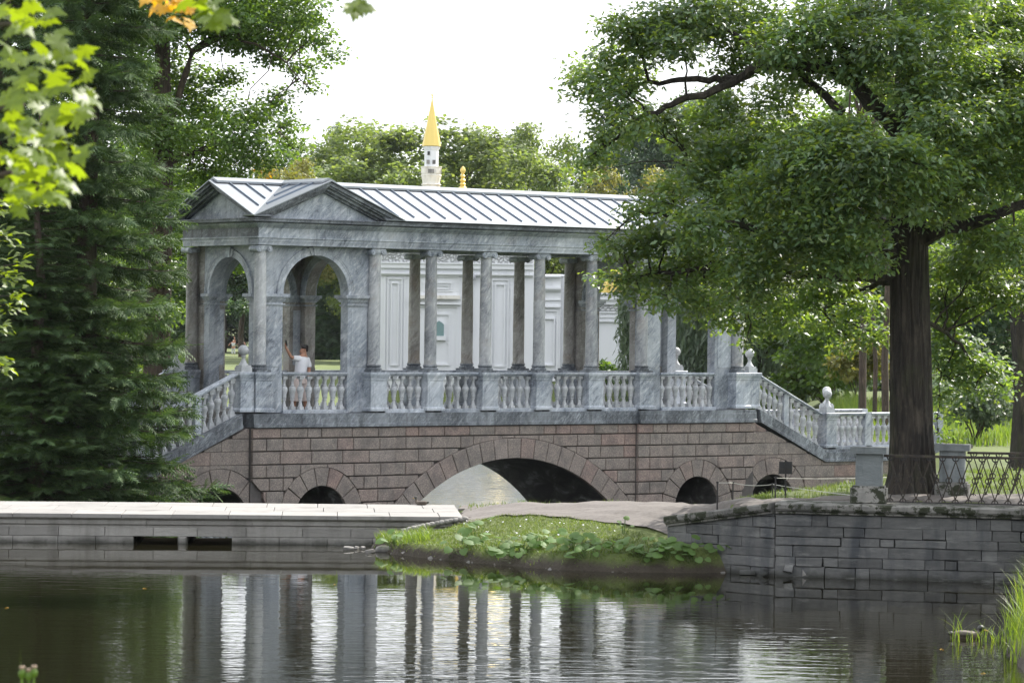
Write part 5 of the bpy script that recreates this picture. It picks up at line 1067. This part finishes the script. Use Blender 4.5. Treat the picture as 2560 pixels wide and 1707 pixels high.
B = on_ground(9000, -2.1, 3.2, 44.9, 49.4, 1.06, 1.30); blades('shore_weeds', B, RNG.uniform(.03, .13, len(B)) * RNG.random(len(B)), .010, RNG.uniform(.5, 1.3, len(B)), M['reed'], 'straggling weeds overhanging the bank at the waterline', 'weeds')
B = on_ground(2600, -2.1, 3.3, 44.9, 49.4, 1.03, 1.09)[:170]; pb = scatter('pebbles', [(.5 * math.cos(a), .45 * math.sin(a), .22 * (i % 2)) for i, a in enumerate(np.arange(0, 6.2, .9))], B, frames(rand_dir(len(B)) * .3 + np.array([0, -.6, 1]), rand_dir(len(B))), RNG.uniform(.03, .09, len(B))); obj('pebbles', pb, M['rock'], None, 'small wet pebbles along the foot of the bank', 'pebbles', None, 'stuff')
B = on_ground(1400, -2.1, -1.2, 48.3, 49.6, 1.15, 1.6); blades('weeds', B, RNG.uniform(.06, .2, len(B)), .012, RNG.uniform(.3, 1, len(B)), M['reed'], 'bright tuft of weeds at the corner of the dam', 'weeds')
B = off_path(on_ground(110, -1.8, 3.0, 46, 50, 1.36, 1.9), 1.25); fl = scatter('daisies', [(.5 * math.cos(a), .5 * math.sin(a), 0) for a in np.arange(0, 6.2, 1.05)], B + np.array([0, 0, .05]), frames(rand_dir(len(B)) * .4 + np.array([0, -.4, 1]), rand_dir(len(B))), RNG.uniform(.018, .03, len(B))); obj('daisies', fl, M['shirt'], None, 'tiny white daisies dotted over the grassy bank', 'flowers', None, 'stuff')
BUR = [(985, 1352, 9, 'butterbur clump nearest the dam on the grassy bank'), (1165, 1362, 20, 'large butterbur clump second from the dam'), (1190, 1330, 10, 'upright nettle like plant rising above the second butterbur clump'), (1232, 1368, 12, 'low butterbur between the two biggest clumps'), (1305, 1368, 24, 'dense broad leaved butterbur clump at the middle of the bank'), (1345, 1352, 18, 'butterbur clump adjoining the dense middle one on its right'), (1428, 1362, 20, 'butterbur clump with one raised leaf right of the bank\'s middle'), (1475, 1370, 14, 'spreading butterbur right of the raised leaf clump'), (1545, 1362, 9, 'small butterbur rosette alone on bare soil'), (1560, 1322, 6, 'little leafy plant high on the bank near the wall'), (1618, 1384, 16, 'low butterbur patch left of the old wall'), (1680, 1384, 14, 'low butterbur patch beside the wall\'s foot'), (1735, 1390, 12, 'butterbur creeping along the waterline below the wall'), (1800, 1384, 11, 'large leaved butterbur growing against the old wall'), (1640, 1360, 5, 'few small leaves on the soil near the wall corner')]
for px, py, n, lab in BUR:
    g = ground_hit(px, py + 14); t = thing('butterbur', lab, 'plant', g, rf.uniform(0, 6)); t.rotation_euler = (0, 0, 0); stm = MB()
    for q_ in range(n):
        a = rf.uniform(0, 6.283); rr = rf.uniform(.02, .24) * (n / 16) ** .5; hh = rf.uniform(.05, .20) * (1.3 if n < 11 and py < 1335 else 1); p = Vector((math.cos(a) * rr * 1.4, math.sin(a) * rr * .7 - .02, 0)); p.z = max(-.1, gz(g.x + p.x, g.y + p.y) - g.z) + hh
        leafobj(BL, M['butterbur'], t, p, rf.uniform(.075, .145) * (.7 if n < 8 else 1), (rf.uniform(-.5, .5), rf.uniform(-1.0, .1), .9), (math.cos(a), math.sin(a) - .3, rf.uniform(-.4, .1)))
        stm.tube([(p.x * .3, p.y * .3, p.z - hh - .02), (p.x * .7, p.y * .7, p.z - hh * .4), p], [.004, .0035, .003], 4)
    stm.build('stalks', M['butterbur'], t, kind='stuff')
nr_ = 5200; bxp = np.stack([RNG.uniform(5.05, 7.4, nr_), RNG.uniform(33.2, 41.5, nr_)], 1); d_ = sdist(bxp, POND); ok = (d_ > -.10 + .15 * RNG.random(nr_)); bxp = bxp[ok]; zz_ = np.maximum(height(bxp), ZW - .1)
blades('reeds', np.column_stack([bxp, zz_]), RNG.uniform(.25, .72, len(bxp)), .012, RNG.uniform(.1, .75, len(bxp)), M['reed'], 'tall bright green reeds on the near right shore', 'reeds', seg=5)
q_ = np.concatenate([np.column_stack([np.array([list(atz(x + RNG.normal() * 9, 1606 + RNG.normal() * 6, ZW - .02))]) for _ in range(1)]) for x in [2392] * 13 + [2425] * 7 + [2470] * 16 + [2500] * 18 + [2450] * 8])
blades('water_reeds', q_, np.concatenate([RNG.uniform(.3, .5, 13), RNG.uniform(.12, .25, 7), RNG.uniform(.12, .3, len(q_) - 20)]), .011, RNG.uniform(.15, 1.1, len(q_)), M['reed'], 'thin reed tuft standing in the water round the duck', 'reeds', seg=5)
B = np.array([[RNG.uniform(-1.62, -1.38), 9.2 + RNG.uniform(-.15, .15), 0] for _ in range(16)]); B[:, 2] = height(B[:, :2]); hb = np.array([at(70, 1665, 9.2).z]) - B[:, 2]
blades('shore_grass', B, hb * RNG.uniform(.85, 1.12, len(B)), .006, RNG.uniform(.02, .3, len(B)), M['reed'], 'few long grass stems at the lower left corner', 'grass', seg=4)
TZ = thing('thistle', 'small faded thistle heads at the lower left corner', 'plant', (at(70, 1690, 9.1).x, 9.1, gz(-1.4, 9.1)))
for px, py in ((55, 1692), (85, 1690), (72, 1698)):
    p = at(px, py, 9.1) - TZ.location; MB().tube([(p.x * .3, 0, 0), (p.x * .7, 0, p.z * .6), p], [.004, .003, .003], 5).build('stem', M['reed'], TZ); hd = MB().lathe([(.003, -.004), (.010, .004), (.011, .014), (.006, .022)], seg=8).build('flower_head', M['reed'], TZ); hd.location = p
    tf = MB().lathe([(.005, .02), (.009, .029), (.007, .032)], seg=8).build('tuft', M['tuft'], hd)
def bush(name, lab, x, y, h, r, mt, seed, size=.2, n=900, cat='bush'):
    global RNG
    RNG = np.random.default_rng(seed); random.seed(seed); t = thing(name, lab, cat, (x, y, gz(x, y))); m = MB()
    bl = [(random.uniform(-.5, .5) * r, random.uniform(-.5, .5) * r, h * random.uniform(.35, .8), r * .55, r * .55, h * .28) for _ in range(7)]
    for b in bl: limb(m, (0, 0, -.1), b[:3], .03, .01, 5, .15, 5)
    m.build('stems', M['bark2'], t, kind='stuff'); obj('foliage', leaf_mesh('foliage', bl, n // 8, 10, .12, size, T_BROAD), M[mt], t); return t
p = at(1507, 912, 197.6); bush('leafy_plant', 'dark green leafy plant in front of the white bath wall', p.x, 197.6, p.z - gz(p.x, 197.6) + .35, .75, 'linden', 401, .34, 500, 'plant')
p = at(1700, 905, 217); bush('sunlit_bush', 'small bright bush seen through the right pavilion arch', p.x, 217, 2.0, .8, 'maple', 402, .25, 700)
p = at(2145, 930, 128); bush('flowering_bush', 'pale flowering bush beside the pine trunks', p.x, 128, 3.0, 1.6, 'yellowtree', 403, .2, 1800)
p = at(2060, 960, 150); bush('shore_bush', 'bright green shore bush left of the pine trunks', p.x, 150, 2.2, 2.2, 'grass', 404, .22, 2200)
p = at(2440, 1000, 95); bush('meadow_bush', 'pale bushy growth on the meadow right of the oak', p.x, 95, 2.6, 1.8, 'willow', 405, .16, 2600)
RNG = np.random.default_rng(79)
def tall_grass(name, px0, px1, Y0, Y1, n, h0, h1, mt, lab):
    Y = RNG.uniform(Y0, Y1, n); X = np.array([at(x, 1000, y).x for x, y in zip(RNG.uniform(px0, px1, n), Y)]); B = np.column_stack([X, Y, height(np.column_stack([X, Y]))]); B = B[B[:, 2] > .5]
    blades(name, B, RNG.uniform(h0, h1, len(B)), .035, RNG.uniform(.05, .5, len(B)), M[mt], lab, 'grass')
tall_grass('iris_bed', 2070, 2150, 108, 118, 1500, .7, 1.4, 'reed', 'bright upright iris leaves behind the landing balustrade')
tall_grass('meadow_grass', 2060, 2560, 92, 150, 9000, .2, .5, 'reed', 'sunlit meadow grass beyond the bridge landing')

# ------------------------------------------------------------------ people
def skin_mesh(name, verts, edges, mat, parent=None, root=0, sub=2):
    me = bpy.data.meshes.new(name); b = bmesh.new(); lay = b.verts.layers.skin.verify(); vs = []
    for i, (co, r) in enumerate(verts):
        v = b.verts.new(co); v[lay].radius = (r, r) if not hasattr(r, '__len__') else r; v[lay].use_root = (i == root); vs.append(v)
    for a, c in edges: b.edges.new((vs[a], vs[c]))
    b.to_mesh(me); b.free(); o = obj(name, me, mat, parent); md_ = o.modifiers.new('skin', 'SKIN'); md_.use_smooth_shade = True
    sb = o.modifiers.new('sub', 'SUBSURF'); sb.levels = sub; sb.render_levels = sub; return o
MY = 77.85; foot = at(752, 1030, MY); D0 = Vector((foot.x, MY, 2.42)); J = lambda px, py, dy=0.0: at(px, py, MY + dy) - D0
body_v = [(J(751, 948), .10), (J(752, 928), .105), (J(755, 905), .115), (J(757, 892), .09), (J(760, 885), .052), (J(758, 877), .068), (J(759, 869), .082), (J(751, 879), .038), (J(749.5, 875), .018),
          (J(741, 896, -.14), .055), (J(728, 893, -.22), .042), (J(720, 878, -.26), .036), (J(714, 867, -.28), .028), (J(713, 863, -.28), .030),
          (J(770, 900, .14), .055), (J(773, 924, .16), .042), (J(771, 945, .12), .036), (J(769.5, 956, .10), .028), (J(769, 961, .10), .028),
          (J(741, 962, -.09), .085), (J(737, 995, -.09), .060), (J(735, 1012, -.09), .052), (J(733, 1029, -.09), .042), (J(724, 1034, -.09), .036),
          (J(760, 962, .09), .085), (J(762, 995, .09), .060), (J(764, 1012, .09), .052), (J(766, 1029, .09), .042), (J(757, 1034, .09), .036)]
ed = [(0, 1), (1, 2), (2, 3), (3, 4), (4, 5), (5, 6), (5, 7), (7, 8), (3, 9), (9, 10), (10, 11), (11, 12), (12, 13), (3, 14), (14, 15), (15, 16), (16, 17), (17, 18), (0, 19), (19, 20), (20, 21), (21, 22), (22, 23), (0, 24), (24, 25), (25, 26), (26, 27), (27, 28)]
for hb_, sgn_f, up_ in ((13, -1, 1), (18, 1, -1)):
    hc = Vector(body_v[hb_][0])
    for q_ in range(4):
        n0 = len(body_v); d0 = Vector((-.012 + .006 * q_, (q_ - 1.5) * .02, up_ * (.045 + .008 * (q_ in (1, 2))))); body_v += [(hc + d0 * .6, .010), (hc + d0 + Vector((.012, 0, up_ * .01)), .008)]; ed += [(hb_, n0), (n0, n0 + 1)]
    n0 = len(body_v); body_v += [(hc + Vector((.030, -.02, up_ * .012)), .011), (hc + Vector((.040, -.02, up_ * .035)), .009)]; ed += [(hb_, n0), (n0, n0 + 1)]
man = skin_mesh('person', body_v, ed, M['skin']); man.location = D0; man['label'] = 'person in white shirt and pale shorts raising a phone on the bridge'; man['category'] = 'person'
sh_ = MB().tube([J(750, 944), J(750.5, 938), J(751.5, 926), J(753.5, 912), J(755.5, 900), J(757.5, 892), J(759, 888.5)], [.150, .152, .148, .155, .158, .125, .062], 14)
sh_.tube([J(751, 897, -.06), J(744, 896, -.12), J(738, 895, -.165), J(733, 894, -.19)], [.09, .082, .07, .062], 10); sh_.tube([J(760, 897, .06), J(768, 900, .12), J(772, 910, .145), J(773, 917, .15)], [.09, .082, .07, .062], 10); sh_.build('shirt', M['shirt'], man)
so_ = MB().tube([J(750.5, 936), J(750.5, 948), J(750.5, 958)], [.140, .150, .150], 14); so_.tube([J(744, 952, -.05), J(739, 970, -.09), J(737, 988, -.09), J(736, 1002, -.09)], [.125, .115, .108, .112], 12); so_.tube([J(757, 952, .05), J(761, 970, .09), J(763, 988, .09), J(764, 1002, .09)], [.125, .115, .108, .112], 12); so_.build('shorts', M['shorts'], man)
skin_mesh('hair', [(J(756, 864.5), .050), (J(761, 864.5), .068), (J(766, 868), .062), (J(767, 875), .050), (J(766, 880), .036)], [(0, 1), (1, 2), (2, 3), (3, 4)], M['hair'], man, 1)
for dx in (0, ): MB().lathe([(.001, -.006), (.009, 0), (.001, .006)], seg=8).build('eye', M['hair'], man).location = J(750.2, 872.5, -.045)
MB().lathe([(.008, -.03), (.020, -.01), (.018, .02), (.006, .03)], seg=8).build('ear', M['skin'], man).location = J(762.5, 875, -.085)
phc = at(715.5, 857, MY - .30); ph = MB().box(-.012, .012, -.036, .036, -.07, .07).build('phone', M['black'], None, label='black phone held up in the person\'s raised hand', cat='phone'); ph.location = phc; ph.rotation_euler = (.1, -.25, .4)
def far_person(px, pyf, Y, H, top, bot, label, pose):
    p = atz(px, pyf, 1.22); p = at(px, pyf, Y); b = Vector((p.x, Y, gz(p.x, Y))); h = H
    v = [((0, 0, h * .52), .13), ((0, 0, h * .65), .14), ((0, 0, h * .78), .15), ((0, 0, h * .86), .055), ((0, 0, h * .93), .095), ((-.2, 0, h * .79), .06), ((.2, 0, h * .79), .06), ((-.1, 0, h * .45), .09), ((-.12, 0, h * .25), .06), ((-.1, .0, .04), .045), ((.1, 0, h * .45), .09), ((.12, 0, h * .25), .06), ((.16, 0, .04), .045)]
    e = [(0, 1), (1, 2), (2, 3), (3, 4), (2, 5), (2, 6), (0, 7), (7, 8), (8, 9), (0, 10), (10, 11), (11, 12)]
    la, ra = pose; n0 = len(v); v += [(la[0], .045), (la[1], .035), (ra[0], .045), (ra[1], .035)]; e += [(5, n0), (n0, n0 + 1), (6, n0 + 2), (n0 + 2, n0 + 3)]
    o = skin_mesh('person', v, e, M['skin'], None, 0, 1); o.location = b; o['label'] = label; o['category'] = 'person'; o['group'] = 'strollers on the far lawn'
    skin_mesh('top', [((0, 0, h * .5), .17), ((0, 0, h * .65), .17), ((0, 0, h * .79), .18), ((-.22, 0, h * .78), .08), ((.22, 0, h * .78), .08)], [(0, 1), (1, 2), (2, 3), (2, 4)], top, o, 0, 1)
    skin_mesh('trousers', [((0, 0, h * .5), .16), ((-.1, 0, h * .42), .11), ((-.12, 0, h * .25), .09), ((-.1, 0, .1), .08), ((.1, 0, h * .42), .11), ((.12, 0, h * .25), .09), ((.16, 0, .1), .08)], [(0, 1), (1, 2), (2, 3), (0, 4), (4, 5), (5, 6)], bot, o, 0, 1)
    skin_mesh('hair', [((0, .02, h * .95), .09), ((0, .05, h * .92), .08)], [(0, 1)], M['blond'], o, 0, 1)
far_person(583, 892, 340, 1.7, M['grey_cloth'], M['grey_cloth'], 'distant person in pale clothes with one arm raised on the lawn', (((-.45, 0, 1.15), (-.5, 0, .95)), ((.12, 0, 1.7), (.08, 0, 2.0))))
far_person(606, 892, 340, 1.65, M['pink'], M['pink'], 'distant person in pink beside the stair finial', (((-.4, -.05, 1.1), (-.6, -.05, 1.15)), ((.3, 0, 1.1), (.28, 0, .85))))
# ------------------------------------------------------------------ ducks
M['duck_brown'] = plain('duck_brown', (.10, .078, .06), .7, 0, .4); M['duck_head'] = plain('duck_head', (.03, .032, .026), .45); M['bill'] = plain('duck_bill', (.45, .30, .05), .5); M['duck_wing'] = plain('duck_wing', (.115, .098, .082), .8, 0, .4)
def duck(label, loc, rz, s, up=0.0):
    o = skin_mesh('duck', [((-.20, 0, .055), (.022, .03)), ((-.13, 0, .045), (.055, .05)), ((-.03, 0, .045), (.085, .068)), ((.07, 0, .04), (.08, .07)), ((.13, 0, .05), (.055, .055)), ((.150, 0, .085 + up * .4), .034), ((.155, 0, .125 + up), .032)], [(i, i + 1) for i in range(6)], M['duck_brown'], None, 2, 2)
    o.location = loc; o.rotation_euler = (0, 0, rz); o.scale = (s,) * 3; o['label'] = label; o['category'] = 'duck'
    hd_ = MB().lathe([(.012, -.040), (.030, -.028), (.040, -.008), (.041, .010), (.030, .030), (.008, .041)], seg=12); hd_.tube([(-.012, 0, -.05), (-.006, 0, -.02), (0, 0, .0)], [.033, .031, .036], 10); hd_.tube([(.0, 0, .004), (.022, 0, .0), (.042, 0, -.010)], [.036, .031, .016], 10)
    h2 = hd_.build('head', M['duck_head'], o); h2.location = (.165, 0, .14 + up)
    MB().prism([(.20, .137 + up), (.255, .112 + up), (.258, .106 + up), (.205, .112 + up)], -.014, .014, 'y').build('bill', M['bill'], o)
    skin_mesh('tail', [((-.24, 0, .075), .016), ((-.17, 0, .06), .05)], [(0, 1)], M['duck_head'], o, 1, 1)
    for sy in (-1, 1): skin_mesh('wing', [((.05, sy * .07, .07), .03), ((-.05, sy * .078, .075), .036), ((-.16, sy * .04, .082), .018)], [(0, 1), (1, 2)], M['duck_wing'], o, 1, 1)
    return o
d1_ = atz(2418, 1594, ZW); duck('mallard swimming among the reeds at the lower right', (d1_.x, d1_.y, ZW - .015), -.1, .92)
d2_ = at(1056, 1256, 54.3); duck('duck peering over the far edge of the paved dam', (d2_.x, 53.55, 1.52), math.pi - .4, .62, .05)
for px, py in ((2385, 1436), (2548, 1463), (2450, 1682), (12, 1518), (840, 1460), (368, 1470), (2360, 1622)):
    p = atz(px, py, ZW); obj('fallen_leaf', OL, M['yellow'], None, {2385: 'orange leaf afloat below the right wall', 2548: 'orange leaf afloat at the wall foot by the right edge', 2450: 'orange leaf afloat below the swimming duck', 12: 'orange leaf afloat near the left edge', 840: 'small leaf afloat in the column reflections', 368: 'yellow leaf afloat in the spruce reflection', 2360: 'pale leaf afloat left of the swimming duck'}[px], 'leaf', 'fallen leaves on the pond', None, (p.x, p.y, ZW + .004), (0, 0, px), .07)
# ------------------------------------------------------------------ summer haze over the park
hz_ = MB().box(-700, 700, -80, 900, -3, 60).mesh('haze'); t = bpy.data.materials.new('haze'); t.use_nodes = True; nt = t.node_tree; nt.nodes.clear()
vo = nt.nodes.new('ShaderNodeVolumePrincipled'); vo.inputs['Color'].default_value = (.86, .92, 1, 1); vo.inputs['Density'].default_value = .00004; vo.inputs['Anisotropy'].default_value = .2
ou = nt.nodes.new('ShaderNodeOutputMaterial'); nt.links.new(vo.outputs[0], ou.inputs['Volume']); obj('haze', hz_, t, kind='stuff')
